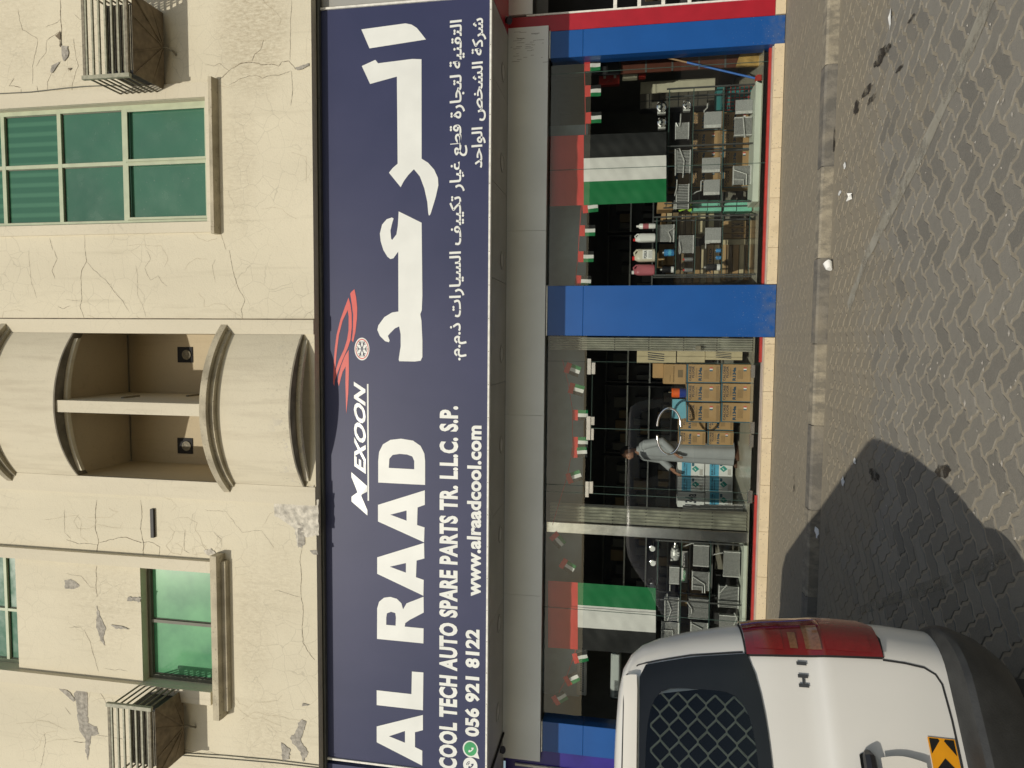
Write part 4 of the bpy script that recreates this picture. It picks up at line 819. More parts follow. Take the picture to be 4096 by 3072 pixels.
gd = thing('glass_door', 'frameless double glass door with curved chrome handles', 'door', ((doorL+doorR)/2, YG, zs0))
xm_ = P(2600, 1720, YG).x; dz0 = zs0+.01; dz1 = P(2366, 1700, YG).z
glass('door_leaf', 'shop_glass', gd, doorL+.004, xm_-.003, dz0, dz1-.003, YG); glass('door_leaf', 'shop_glass', gd, xm_+.003, doorR-.004, dz0, dz1-.003, YG)
glass('transom_pane', 'shop_glass', gd, doorL+.004, doorR-.004, dz1+.003, gz1, YG+.001); glass('side_pane', 'shop_glass', gd, doorR+.002, cM[0], dz0, gz1, YG+.001)
for x in (xm_,): box('leaf_edge', 'glass_edge', gd, x-.003, x+.003, YG-.003, YG+.005, dz0, dz1-.003)
box('leaf_edge', 'glass_edge', gd, doorL+.003, doorR-.003, YG-.003, YG+.005, dz1-.002, dz1+.002); box('leaf_edge', 'glass_edge', gd, doorR-.004, doorR, YG-.003, YG+.005, dz0, gz1); box('leaf_edge', 'glass_edge', gd, doorL, doorL+.004, YG-.003, YG+.005, dz0, gz1)
for x0_, x1_, y0_, y1_ in ((2349, 2364, 1434, 1498), (2366, 2381, 1450, 1497), (2345, 2362, 1665, 1760), (2364, 2378, 1667, 1700), (2364, 2375, 1714, 1760), (2341, 2355, 1926, 1989), (2357, 2372, 1926, 1974), (3004, 3020, 1460, 1511), (3001, 3018, 1688, 1736), (2997, 3014, 1740, 1789), (2991, 3010, 1963, 2013)):
    a, c, e, g = rect(x0_, x1_, y0_, y1_, YG-.012); q = MB(); q.bbox(a, c, YG-.014, YG+.016, e, g, .002); q.build('patch_fitting', 'steel_brush', gd)
for side in (1, -1):
    ya = 1702 if side == 1 else 1744; yb_ = 1633 if side == 1 else 1817
    p0, p1 = P(2629, ya, YG-.05), P(2723, ya, YG-.05); mid = P(2676, yb_, YG-.05)
    rx = abs(mid.x-p0.x); rz = (p0.z-p1.z)/2; cz = (p0.z+p1.z)/2
    pts = [Vector((p0.x, YG-.004, cz+rz)), Vector((p0.x, YG-.035, cz+rz))]+[Vector((p0.x+side*rx*math.sin(math.pi*i/16), YG-.05, cz+rz*math.cos(math.pi*i/16))) for i in range(17)]+[Vector((p0.x, YG-.035, cz-rz)), Vector((p0.x, YG-.004, cz-rz))]
    q = MB(); q.tube(pts, .0155, 10); q.build('handle', 'chrome', gd, smooth=True)
# ================================================================== NEIGHBOURS
# right-hand neighbour: red cladding, pale frame, dark shelves
nb = thing('neighbour_shop', 'red clad shop front at the right edge with pale shelf frame and dark interior', 'shop front', (4.4, YC, 0))
xr0, xr1 = cR[1]+.004, P(2700, 22, YC).x
box('red_cladding', 'red_panel', nb, xr0, xr1, YC+.004, YC+.3, zp+.004, fz0+.62); box('white_trim', 'alu_white', nb, xr1+.001, xr1+.022, YC-.006, YC+.3, zp+.1, fz0+.3)
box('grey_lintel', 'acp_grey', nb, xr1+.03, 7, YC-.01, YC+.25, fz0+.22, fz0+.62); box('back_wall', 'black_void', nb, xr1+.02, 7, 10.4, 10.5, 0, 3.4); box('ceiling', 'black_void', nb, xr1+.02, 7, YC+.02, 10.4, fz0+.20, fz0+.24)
for x_ in (2460, 2556, 2652, 2757): z_ = P(x_, 8, YC+.06).z; box('shelf_bar', 'alu_white', nb, xr1+.023, 6.5, YC+.05, YC+.08, z_-.025, z_+.02)
for i in range(9): q = MB(); x_ = xr1+.1+i*.16; q.bbox(x_, x_+.11, YC+.15, YC+.4, 1.0+(i % 3)*.42, 1.2+(i % 3)*.42+random.random()*.1, .01); q.build('stock', random.choice(['cardboard_dark', 'rust_steel', 'unit_black']), nb)
box('upper_sign', 'soffit_grey', nb, sx1+.05, 9, YS+.02, YS+.14, sz0+.03, ft-.004); box('sign_return', 'red_panel', nb, sx1+.05, 9, YS+.145, YF+.1, sz0-.01, sz0+.06); box('slab_edge', 'cream_render', nb, sx1+.05, 9, YF+.3, YF+.4, fz0+.3, WB-.02)
# left-hand neighbour: indigo poster panel in a white frame
nl = thing('neighbour_poster', 'indigo poster panel in a white frame at the left edge beside the blue column', 'poster', (-6, YC, 0))
xl1 = cL[0]-.004; box('indigo_panel', 'indigo', nl, -9, xl1, YC+.03, YC+.3, zp+.01, fz0+.5)
xq = P(2100, 3050, YC).x
for za, zb_ in ((P(2060, 3060, YC).z, P(2052, 3060, YC).z),): box('white_rail', 'alu_white', nl, xq-.06-.0, xq-.03, YC-.0, YC+.028, 1.2, za)
box('white_rail', 'alu_white', nl, -9, xq-.061, YC-.0, YC+.028, fz0+.06, fz0+.10)
box('neighbour_sign', 'sign_navy', nl, -11, sx0-.075, YS-.02, YS+.10, sz0+.02, ft-.002); box('neighbour_sign_frame', 'alu_white', nl, -11, sx0-.075, YS-.03, YS+.02, sz0-.002, sz0+.018); box('neighbour_soffit', 'soffit_grey', nl, -11, sx0-.03, YS+.12, YC+.02, ZS-.004, ZS+.03); box('canopy_cheek', 'black_void', nl, sx0-.07, sx0-.045, YS+.105, YF-.004, fz0+.5, ZS-.006)
# small lamps at the ends of the soffit
def spot(label, px, py, dx):
    p_ = P(px, py, YF-.12); t = thing('flood_light', label, 'lamp', p_, None)
    q = MB(); q.lathe(p_, (dx*.6, -.35, -.55), [(-.075, .035), (-.07, .042), (.05, .045), (.052, .03)], 12); q.build('housing', 'camera_grey', t, smooth=True)
    q = MB(); q.lathe(p_+Vector((dx*.6, -.35, -.55)).normalized()*.053, (dx*.6, -.35, -.55), [(0, .044), (.035, .05), (.036, .03)], 12); q.build('hood', 'black_plastic', t, smooth=True)
    q = MB(); q.tube([p_, p_+Vector((0, .02, .08)), (p_.x, p_.y+.02, ZS-.004)], .009, 6); q.build('bracket', 'rust_steel', t)
spot('small grey camera under the left end of the soffit', 1995, 3000, .5); spot('small pale lamp under the right end of the soffit', 2020, 78, -.5)
# ================================================================== SHOP INTERIOR
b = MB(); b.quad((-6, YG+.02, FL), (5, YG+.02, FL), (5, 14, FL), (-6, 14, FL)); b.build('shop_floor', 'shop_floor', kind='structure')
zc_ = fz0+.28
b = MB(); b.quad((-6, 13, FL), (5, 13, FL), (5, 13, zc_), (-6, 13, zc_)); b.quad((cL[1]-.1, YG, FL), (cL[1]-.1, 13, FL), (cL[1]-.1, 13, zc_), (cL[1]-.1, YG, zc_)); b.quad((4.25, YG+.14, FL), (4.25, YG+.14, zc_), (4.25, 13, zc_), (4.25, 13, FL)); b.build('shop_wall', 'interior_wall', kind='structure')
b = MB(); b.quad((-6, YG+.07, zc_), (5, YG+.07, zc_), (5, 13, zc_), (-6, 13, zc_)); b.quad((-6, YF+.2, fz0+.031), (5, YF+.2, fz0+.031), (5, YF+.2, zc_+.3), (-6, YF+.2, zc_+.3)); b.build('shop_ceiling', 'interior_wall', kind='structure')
# dropped bulkhead behind the top of the glass; its blue-grey stands in for mirrored sky
zb0 = P(2340, 1300, 9.75).z
for i, (xa, xb) in enumerate(((cL[1]+.0, cM[0]-.1), (cM[1]-.1, P(2300, 500, 9.75).x))): box('sky_tint_bulkhead', 'sky_tint_bulkhead', None, xa, xb, 9.75, 9.85, zb0, zc_-.002, kind='structure')
# black shelving full of dark goods along the back; colours also hold the interior's shade
def shelving(label, x0, x1, Y, z1=2.25):
    t = thing('stock_shelving', label, 'shelving', ((x0+x1)/2, Y, FL), 'black shelving along the back of the shop'); box('back_panel', 'shelf_black', t, x0, x1, Y+.38, Y+.4, FL, z1)
    nz = 5
    for i in range(nz+1): z_ = FL+.05+(z1-FL-.08)*i/nz; box('shelf', 'shelf_black', t, x0, x1, Y, Y+.37, z_, z_+.025)
    for i in range(nz+1): z_ = FL+.05+(z1-FL-.08)*i/nz; box('shelf_edge', 'alu_dark' if i not in (3, 4) else 'alu', t, x0, x1, Y-.012, Y-.001, z_, z_+.025)
    for x_ in (x0, x1-.03): box('upright', 'shelf_black', t, x_, x_+.03, Y-.01, Y+.38, FL, z1)
    q = MB()
    for i in range(nz):
        z_ = FL+.076+(z1-FL-.08)*i/nz; x_ = x0+.06
        while x_ < x1-.2: w_ = random.uniform(.08, .2); h_ = random.uniform(.1, .26); q.cur = random.randint(0, 3); q.box(x_, x_+w_, Y+.02, Y+.3, z_, z_+h_); x_ += w_+random.uniform(.01, .08)
    q.build('stock', ['cardboard_dark', 'drawer', 'unit_black', 'interior_wall'], t, kind='stuff')
for i, (a, c) in enumerate(((-4.6, -3.4), (-3.35, -2.1), (-2.05, -.8), (-.75, .5), (.55, 1.9), (1.95, 3.2))): shelving('dark back shelving seen '+('left of the black flag stripe', 'above the left display rack', 'behind the man in white', 'behind the stacked R134a cartons', 'behind the four canisters', 'behind the right window pulleys')[i], a, c, 12.4)
def rk(v): return v
# ------- window display racks
def rack(label, y0, y1, shelf_px, base_px, Y, back_px=None, white_base=True):
    """y0 right row, y1 left row; shelf_px photo columns of shelf lines from top to bottom"""
    ym = (y0+y1)/2; x1, x0 = P(2750, y0, Y).x, P(2750, y1, Y).x
    zb_ = P(base_px, ym, Y).z; t = thing('display_rack', label, 'display rack', ((x0+x1)/2, Y, FL)); zt = P(shelf_px[0], ym, Y).z
    for x_ in ([x0, (x0+x1)/2, x1] if x1-x0 > 1 else [x0, x1]):
        for yy in (Y, Y+.30): box('post', 'rack_post', t, x_-.009, x_+.009, yy-.009, yy+.009, FL+.001, zt+.03)
    for sx_ in shelf_px:
        z_ = P(sx_, ym, Y).z; glass('glass_shelf', 'clear_plastic', t, x0, x1, z_-.004, z_-.003, Y) if False else None
        q = MB(); q.box(x0+.01, x1-.01, Y+.010, Y+.29, z_-.008, z_); q.build('glass_shelf', 'clear_plastic', t)
        box('shelf_edge', 'glass_edge', t, x0+.01, x1-.01, Y+.0095-.012, Y+.0095, z_-.010, z_+.001)
        box('shelf_edge', 'rack_post', t, x0+.01, x1-.01, Y+.291, Y+.30, z_-.010, z_+.001)
    if white_base: q = MB(); q.bbox(x0-.02, x1+.02, Y-.08, Y+.32, FL, zb_, .006); q.build('base', 'rack_base', t)
    return x0, x1
R1Y = 9.27
rack('right display rack behind the big flag, loaded with evaporator coils on a pale base', 352, 812, (2672, 2769, 2889), 3012, R1Y)
rack('glass display rack holding canisters and cans beside the wide blue column', 866, 1100, (2624, 2702, 2779, 2888, 2995), 3040, 9.24, white_base=False)
rack('left display rack full of aluminium coils behind the van', 2168, 2640, (2626, 2720, 2836), 2966, R1Y)
# ------- heat exchangers
def coil(label, x0, x1, y0, y1, Y, style='v', pipe=None, tone='evap_core', th=.06):
    a, c, e, g = rect(x0, x1, y0, y1, Y); t = thing('evaporator_coil', label, 'evaporator', ((a+c)/2, Y, e), 'aluminium evaporator coils on the display racks')
    box('core', tone, t, a+.006, c-.006, Y+.012, Y+th, e+.004, g-.004)
    if style in 'vh':
        q = MB(); n = 16 if style == 'v' else 19
        for i in range(n):
            if style == 'v': x_ = a+(c-a)*(i+.5)/n; q.box(x_-.0022, x_+.0022, Y, Y+.011, e, g)
            else: z_ = e+(g-e)*(i+.5)/n; q.box(a, c, Y, Y+.011, z_-.0019, z_+.0019)
        q.build('tubes', 'evap_alu', t, kind='stuff')
        if style == 'v':
            for z_ in (e-.001, g-.012): box('header', 'evap_alu', t, a, c, Y-.004, Y+th, z_, z_+.013)
        else:
            for x_ in (a-.001, c-.012): box('header', 'evap_alu', t, x_, x_+.013, Y-.004, Y+th, e, g)
    else:
        q = MB(); q.bbox(a, c, Y-.002, Y+.011, e, g, .004); q.build('fin_face', 'fin_grey' if style == 'f' else 'rack_post', t); q = MB(); q.bbox(a, a+(c-a)*.2, Y-.012, Y-.0025, e+.004, g-.004, .003); q.build('side_tank', 'evap_alu', t)
    if pipe:
        q = MB(); q.tube([P(px, py, Y-.02) for px, py in pipe], .008, 6); q.build('pipe', 'evap_alu', t, smooth=True)
    return t
CY = R1Y+.08
def d2(pts, ox=2650, oy=350, k=3.687): return [(ox+x/k, oy+y/k) for x, y in pts]
coil('finned coil with bare rods under the first glass shelf, right of the big flag', 2701, 2756, 490, 556, CY, 'v', d2([(270, 390), (265, 500), (255, 570), (225, 575), (200, 520)]))
coil('coil with one long bent pipe, right of the flag edge on the second tier', 2705, 2762, 600, 692, CY, 'v', d2([(190, 1300), (190, 910), (250, 900), (320, 1080), (300, 1330)]))
coil('coil with two thin pipes at the left end of the second tier', 2704, 2756, 736, 836, CY, 'v', d2([(215, 1360), (210, 1480), (180, 1600)]))
coil('light grey block coil with a bent pipe, top of the third tier at the right', 2816, 2887, 446, 512, CY, 'f', d2([(665, 235), (660, 300), (615, 345), (615, 370)]))
coil('boxed coil with a raised white tank, middle of the third tier', 2808, 2882, 630, 690, CY, 'f')
coil('dark framed coil with a thin bent pipe at the left end of the third tier', 2814, 2880, 718, 780, CY, 'f', d2([(600, 1370), (570, 1380), (565, 1520), (500, 1540), (440, 1580)]), 'evap_core')
coil('grey block coil with a yellow tag at the right end of the lowest tier', 2942, 3012, 398, 455, CY, 'f')
coil('wide coil crossed by a straight pipe on the lowest tier right of the joint', 2937, 3008, 468, 542, CY, 'h', d2([(1190, 430), (1210, 700), (1215, 740)]))
coil('coil with two elbow pipes on the lowest tier below the big flag', 2932, 3004, 662, 738, CY, 'v', d2([(1050, 1215), (1240, 1280), (1235, 1440), (1195, 1440), (1195, 1360), (1050, 1355)]))
def d3(pts): return [(2600+x/4.424, 800+y/4.424) for x, y in pts]
coil('coil with an angled pipe on the top tier of the small glass rack', 2628, 2697, 898, 968, 9.30, 'v', d3([(415, 505), (320, 560), (370, 680), (360, 745)]))
coil('coil with a bent pipe on the second tier of the small glass rack', 2714, 2775, 941, 1013, 9.30, 'v', d3([(520, 740), (545, 890), (525, 960)]))
coil('grey block coil with a brass elbow on the third tier of the small glass rack', 2820, 2885, 910, 972, 9.30, 'f', d3([(1060, 760), (985, 770), (985, 860)]))
coil('short coil standing just behind the top of the small glass rack', 2695, 2752, 800, 836, 9.5, 'v')
def d4(pts): return [(2600+x/3.771, 2120+y/3.771) for x, y in pts]
coil('coil hung sideways at the right end of the left rack, second tier', 2773, 2836, 2181, 2266, CY, 'h', d4([(665, 200), (620, 205), (500, 250)]))
coil('small coil beside the compressor on the first tier of the left rack', 2677, 2717, 2268, 2336, CY, 'h', d4([(300, 825), (300, 920)]))
coil('coil with two elbow pipes in the middle of the left rack, second tier', 2768, 2838, 2287, 2362, CY, 'v', d4([(640, 700), (825, 820), (825, 950), (790, 950), (790, 855), (640, 840)]))
coil('coil with upright rods at the right of the lowest tier of the left rack', 2893, 2960, 2207, 2308, CY, 'h', d4([(1100, 345), (1050, 350), (945, 375)]))
coil('coil with two slanting pipes in the middle of the lowest tier of the left rack', 2874, 2955, 2345, 2432, CY, 'v', d4([(1055, 950), (1160, 830)]))
coil('coil with a pointed pipe loop, first tier of the left rack', 2660, 2715, 2386, 2484, CY, 'v', d4([(260, 960), (258, 1040), (320, 1210), (265, 1365), (225, 1365), (225, 1000)]))
coil('coil with upright rods left of the middle of the left rack, second tier', 2754, 2832, 2395, 2476, CY, 'h', d4([(560, 1090), (630, 1190), (630, 1260)]))
coil('coil with a thick slanting pipe on the lowest tier, nearest the van', 2876, 2952, 2462, 2530, CY, 'h', d4([(1270, 1250), (1310, 1330), (1250, 1475)]))
coil('lowest coil behind the van edge on the first tier of the left rack', 2645, 2715, 2488, 2560, CY, 'v', d4([(160, 1515), (340, 1515), (350, 1620)]))
coil('coil half covered by the van roof on the second tier of the left rack', 2762, 2832, 2490, 2545, CY, 'v', d4([(620, 1410), (780, 1490), (790, 1560)]))
# ------- compressors, pulleys, receivers
def compressor(label, px, py, Y, r=.058, face=True):
    c = P(px, py, Y); t = thing('compressor', label, 'compressor', c, 'compressors on the display racks')
    q = MB(); q.lathe(c, (0, 1, 0), [(0, r*.5), (.02, r*.9), (.13, r*.85), (.16, r*.6)], 16); q.build('body', 'evap_alu', t, smooth=True)
    q = MB(); q.lathe(c, (0, -1, 0), [(-.002, r), (.02, r), (.024, r*.8), (.010, r*.72), (.012, r*.3), (.022, r*.26)], 20); q.build('pulley', 'chrome', t, smooth=True)
    for s_ in (-1, 1): box('mounting_lug', 'evap_alu', t, c.x-.012+s_*r*.95, c.x+.012+s_*r*.95, c.y+.03, c.y+.10, c.z-r*.8, c.z+r*.8)
    return t
compressor('round pulleyed compressor on top of the right rack, nearer the brown wall', 2647, 428, CY, .066)
compressor('round pulleyed compressor on top of the right rack, next to the black stripe', 2648, 490, CY, .06)
compressor('black faced compressor on the second tier at the right end of the right rack', 2748, 420, CY, .055)
c = P(2697, 2212, CY); t = thing('compressor', 'bare cast aluminium compressor lying on the first tier of the left rack', 'compressor', c, 'compressors on the display racks')
q = MB(); q.lathe(c+Vector((-.10, 0, -.01)), (1, 0, 0), [(0, .03), (.015, .05), (.07, .062), (.075, .058), (.13, .06), (.135, .05), (.17, .05), (.18, .035)], 18); q.build('body', 'evap_alu', t, smooth=True)
q = MB(); q.lathe(c+Vector((.085, 0, -.01)), (1, 0, 0), [(0, .04), (.03, .042), (.032, .02), (.06, .02)], 16); q.build('shaft', 'steel_brush', t, smooth=True)
for i in range(5): a_ = i*1.25; box('bolt_lug', 'evap_alu', t, c.x-.09+.035*i, c.x-.07+.035*i, c.y-.07, c.y-.04, c.z-.01+.05*math.cos(a_)-.012, c.z-.01+.05*math.cos(a_)+.012)
for lb, px, py in (('silver receiver drum with a white cap lying on the left rack, nearest the steel post', 2610, 2195), ('silver receiver drum with a red dotted cap on the left rack', 2612, 2253), ('dull receiver drum on top of the left rack beside the green stripe', 2608, 2345)):
    c = P(px, py, CY-.05); t = thing('receiver_drum', lb, 'drum', c, 'receiver drums on the left rack'); q = MB(); q.lathe(c, (.15, 1, 0), [(0, .032), (.006, .046), (.15, .046), (.16, .03)], 16); q.build('shell', 'chrome', t, smooth=True)
    q = MB(); q.lathe(c+Vector((0, -.004, 0)), (.15, -1, 0), [(0, .038), (.006, .036), (.007, .01)], 16); q.build('cap', 'white_plastic', t, smooth=True)
# ------- canisters, cans
def canister(label, x0, x1, y0, y1, Y, m, capm, handle=True, txt=None):
    a, c, e, g = rect(x0, x1, y0, y1, Y); w_, h_ = c-a, g-e; t = thing('plastic_canister', label, 'canister', ((a+c)/2, Y, e), 'canisters on top of the glass rack'); d_ = .07
    sh = [(0, .9), (.02, 1), (.62, 1), (.74, .92), (.86, .45), (.9, .30)]
    q = MB(); vs = []; n = 16
    for hh, k in sh:
        for i in range(n):
            u_ = 2*math.pi*i/n; cx = abs(math.cos(u_))**.55*math.copysign(1, math.cos(u_)); sy = abs(math.sin(u_))**.55*math.copysign(1, math.sin(u_))
            off = -(1-k)*w_*.28; vs.append(((a+c)/2+off+cx*w_/2*k, Y+d_+sy*d_*min(1, k+.1), e+hh*h_))
    q.add(vs, [(i*n+j, i*n+(j+1) % n, (i+1)*n+(j+1) % n, (i+1)*n+j) for i in range(len(sh)-1) for j in range(n)]+[tuple(range(n)), tuple((len(sh)-1)*n+j for j in range(n))]); bd = q.build('body', m, t, smooth=True)
    q = MB(); cc = ((a+c)/2-w_*.2, Y+d_, e+h_*.9); q.lathe(cc, (0, 0, 1), [(0, w_*.17), (h_*.1, w_*.17)], 12); q.build('cap', capm, t)
    if handle: q = MB(); q.tube([((a+c)/2-w_*.05, Y+d_, e+h_*.88), ((a+c)/2+w_*.22, Y+d_, e+h_*.92), ((a+c)/2+w_*.42, Y+d_, e+h_*.82), ((a+c)/2+w_*.45, Y+d_, e+h_*.62)], w_*.08, 6); q.build('handle', m, t, smooth=True)
    if txt:
        box('label', 'paper', bd, a+w_*.2, c-w_*.12, Y-.004, Y-.001, e+h_*.12, e+h_*.55); q = MB(); text_into(q, txt, a+w_*.24, c-w_*.16, e+h_*.36, e+h_*.5, Y-.0055, .03)
        for i in range(3): q.quad((a+w_*.26, Y-.0055, e+h_*(.16+.05*i)), (c-w_*.2, Y-.0055, e+h_*(.16+.05*i)), (c-w_*.2, Y-.0055, e+h_*(.175+.05*i)), (a+w_*.26, Y-.0055, e+h_*(.175+.05*i)))
        q.build('print', 'ink', bd, kind='stuff', fixn=False)
canister('white jug with a red cap on top of the glass rack', 2533, 2621, 931, 967, 9.28, 'white_plastic', 'red_cap')
canister('large pale jug marked POKKA with a red cap and hollow handle', 2530, 2620, 994, 1046, 9.28, 'beige_plastic', 'red_cap', txt='POKKA')
canister('pink liquid jug with a white cap at the left end of the glass rack', 2527, 2618, 1056, 1101, 9.28, 'pink_liquid', 'white_plastic')
def can(label, x0, x1, y0, y1, Y, m, topm='alu', cat='can', band=None, group='cans on the small glass rack'):
    a, c, e, g = rect(x0, x1, y0, y1, Y); r_ = (c-a)/2; h_ = g-e; t = thing('spray_can', label, cat, ((a+c)/2, Y+r_, e), group); o_ = ((a+c)/2, Y+r_, e)
    q = MB(); q.lathe(o_, (0, 0, 1), [(0, r_*.95), (h_*.02, r_), (h_*.8, r_), (h_*.86, r_*.7)], 16); bd = q.build('body', m, t, smooth=True)
    q = MB(); q.lathe((o_[0], o_[1], e+h_*.861), (0, 0, 1), [(0, r_*.45), (h_*.13, r_*.4)], 12); q.build('cap', topm, t)
    if band: q = MB(); q.lathe((o_[0], o_[1], e+h_*band[0]), (0, 0, 1), [(0, r_*1.01), (h_*band[1], r_*1.01)], 16); q.build('label', band[2], bd, smooth=True)
can('tall white cylinder with red print on top of the glass rack', 2545, 2622, 892, 914, 9.29, 'white_plastic', 'white_plastic', 'bottle', (.35, .3, 'pink_liquid'))
can('large blue tin on the first tier of the small glass rack', 2650, 2697, 995, 1023, 9.28, 'can_blue', 'alu', 'tin', (.25, .25, 'euro_blue'))
can('dark tin with a white foot on the first tier of the small glass rack', 2641, 2695, 1064, 1090, 9.28, 'black_plastic', 'alu', 'tin', (.0, .2, 'white_plastic'))
can('silver spray can with a red nozzle, right one of the second tier', 2732, 2772, 1028, 1045, 9.28, 'can_silver', 'red_cap')
can('silver spray can with a red nozzle, left one of the second tier', 2732, 2771, 1070, 1088, 9.28, 'can_silver', 'red_cap')
can('short blue can, right one of the third tier of the small glass rack', 2861, 2884, 993, 1009, 9.28, 'can_blue'); can('short blue can, middle of the third tier of the small glass rack', 2861, 2884, 1022, 1038, 9.28, 'can_blue')
can('dark can with a round emblem and white foot, left end of the third tier', 2816, 2881, 1054, 1081, 9.28, 'black_plastic', 'alu', 'tin', (.0, .2, 'white_plastic'))
# ------- cartons
GB = 'refrigerant cartons stacked in the shop'
def carton(label, x0, x1, y0, y1, Y, m='cardboard', depth=.24, kind=None, group=None, cat='box', dim=False):
    a, c, e, g = rect(x0, x1, y0, y1, Y); w_, h_ = c-a, g-e
    t = thing('carton', label, cat, ((a+c)/2, Y, e), group)
    q = MB(); q.bbox(a, c, Y, Y+depth, e, g, .003); q.build('body', m, t)
    if kind == 'r134a':
        for (p0, p1, q0, q1) in ((0, 1, .985, 1), (.0, .045, 0, .985), (0.0, 1, 0, .0)):
            if q1 > q0: box('edge_band', 'carton_teal', t, a+w_*p0, a+w_*p1, Y-.0022, Y-.0006, e+h_*q0-.0, e+h_*q1-.0)
        box('edge_band', 'carton_teal', t, a, c, Y-.0024, Y-.0006, g-h_*.05, g-.002)
        q = MB(); text_into(q, 'CALORIE', a+w_*.10, c-w_*.10, g-h_*.145, g-h_*.075, Y-.002, .02); text_into(q, 'FLUOR', a+w_*.28, c-w_*.10, g-h_*.235, g-h_*.165, Y-.002, .02); q.build('brand_print', 'ink', t, fixn=False, kind='stuff')
        q = MB(); text_into(q, 'OZEEON', a+w_*.3, c-w_*.2, g-h_*.32, g-h_*.275, Y-.002, .0); q.build('faint_print', 'ink_soft', t, fixn=False, kind='stuff')
        q = MB(); text_into(q, 'R134a', a+w_*.12, c-w_*.16, g-h_*.46, g-h_*.36, Y-.002, .05); q.build('grade_print', 'ink_teal', t, fixn=False, kind='stuff')
        q = MB()
        for i in range(5): z_ = g-h_*(.53+.035*i); q.quad((a+w_*.22, Y-.002, z_), (c-w_*.3, Y-.002, z_), (c-w_*.3, Y-.002, z_+.004), (a+w_*.22, Y-.002, z_+.004))
        for i in range(3): z_ = g-h_*(.9+.03*i); q.quad((a+w_*.1, Y-.002, z_), (c-w_*.1, Y-.002, z_), (c-w_*.1, Y-.002, z_+.004), (a+w_*.1, Y-.002, z_+.004))
        q.build('fine_print', 'ink_soft', t, kind='stuff')
        q = MB(); q.cur = 0
        for i in range(3): q.cur = i; q.quad((c-w_*(.36-.07*i), Y-.003, g-h_*.78), (c-w_*(.29-.07*i), Y-.003, g-h_*.78), (c-w_*(.29-.07*i), Y-.003, g-h_*.69), (c-w_*(.36-.07*i), Y-.003, g-h_*.69))
        q.build('flag_print', ['carton_teal', 'paper', 'red_print'], t, kind='stuff')
    if kind == 'euro':
        box('blue_band', 'euro_blue', t, a+.001, c-.001, Y-.0022, Y-.0006, g-h_*.50, g-h_*.16); q = MB(); text_into(q, 'EURO 134A', a+w_*.08, c-w_*.12, g-h_*.29, g-h_*.22, Y-.004, .02); text_into(q, 'REFRIGERANT', a+w_*.08, c-w_*.2, g-h_*.36, g-h_*.32, Y-.004, .02); q.build('print', 'ink', t, kind='stuff', fixn=False)
        cx, cz = a+w_*.5, g-h_*.67; q = MB(); q.poly([(cx-.048, Y-.003, cz), (cx, Y-.003, cz-.055), (cx+.048, Y-.003, cz), (cx, Y-.003, cz+.055)]); q.build('diamond_mark', 'euro_green', t)
        q = MB(); q.quad((cx-.02, Y-.005, cz-.004), (cx+.01, Y-.005, cz+.02), (cx+.014, Y-.005, cz+.014), (cx-.014, Y-.005, cz-.01)); q.build('cylinder_mark', 'paper', t)
        box('flag_mark', 'carton_teal', t, c-w_*.32, c-w_*.1, Y-.003, Y-.0006, g-h_*.62, g-h_*.53)
        q = MB()
        for i in range(4): z_ = g-h_*(.84+.03*i); q.quad((a+w_*.1, Y-.002, z_), (a+w_*.5, Y-.002, z_), (a+w_*.5, Y-.002, z_+.004), (a+w_*.1, Y-.002, z_+.004))
        q.build('fine_print', 'ink_soft', t, kind='stuff')
    if kind and kind.startswith('T:'):
        q = MB(); text_into(q, kind[2:], a+w_*.15, c-w_*.1, e+h_*.30, e+h_*.72, Y-.002, .02); q.build('print', 'ink', t, kind='stuff', fixn=False)
    if kind == 'tape': box('tape', 'cardboard_pale', t, a-.0005, c+.0005, Y-.002, Y-.0006, e+h_*.44, e+h_*.56)
    if kind == 'pump':
        q = MB(); text_into(q, 'Multi-function Vacuum Pump', a+w_*.1, c-w_*.1, g-h_*.50, g-h_*.42, Y-.002, .02); text_into(q, 'World Power', a+w_*.1, a+w_*.45, g-h_*.32, g-h_*.27, Y-.002); q.build('print', 'ink_soft', t, kind='stuff', fixn=False)
        q = MB(); q.bbox(a+w_*.34, c-w_*.28, Y-.003, Y-.001, e+h_*.14, e+h_*.36, .001); q.build('drawing', 'ink_soft', t)
    return t
rows = ((2746, 2880), (2883, 3015)); colsy = ((1458, 1532), (1535, 1608), (1612, 1690))
rn = ('upper', 'lower'); cn = ('right-hand', 'middle', 'left-hand')
for i, (a_, c_) in enumerate(rows):
    for j, (e_, g_) in enumerate(colsy): carton('brown R134a carton, %s one of the %s row behind the right door leaf' % (cn[j], rn[i]), a_, c_, e_, g_, 9.34, kind='r134a', group=GB)
for i, (a_, c_) in enumerate(((2716, 2822), (2830, 2934))):
    for j, (e_, g_) in enumerate(((1645, 1722), (1725, 1782))): carton('R134a carton, %s row, further back beside the man in white, %s side' % (rn[i], ('right', 'left')[j]), a_, c_, e_, g_, 9.95+.03*j, kind='r134a', group=GB)
for i, (a_, c_) in enumerate(((2765, 2884), (2890, 3008))):
    for j, (e_, g_) in enumerate(((447, 521), (525, 596), (600, 668), (672, 750))):
        carton('brown R134a carton behind the right rack, %s row, %s from the brown wall' % (rn[i], ('first', 'second', 'third', 'fourth')[j]), a_, c_, e_, g_, 9.72, kind='r134a', group=GB)
for j, (e_, g_) in enumerate(((600, 668), (672, 750))): carton('shade-coloured R134a carton on top of the stack behind the big flag, %s one' % ('right', 'left')[j], 2668, 2762, e_, g_, 9.74, m='cardboard_dark', kind='r134a', group=GB)  # same kind of carton, its shade put into a darker board colour
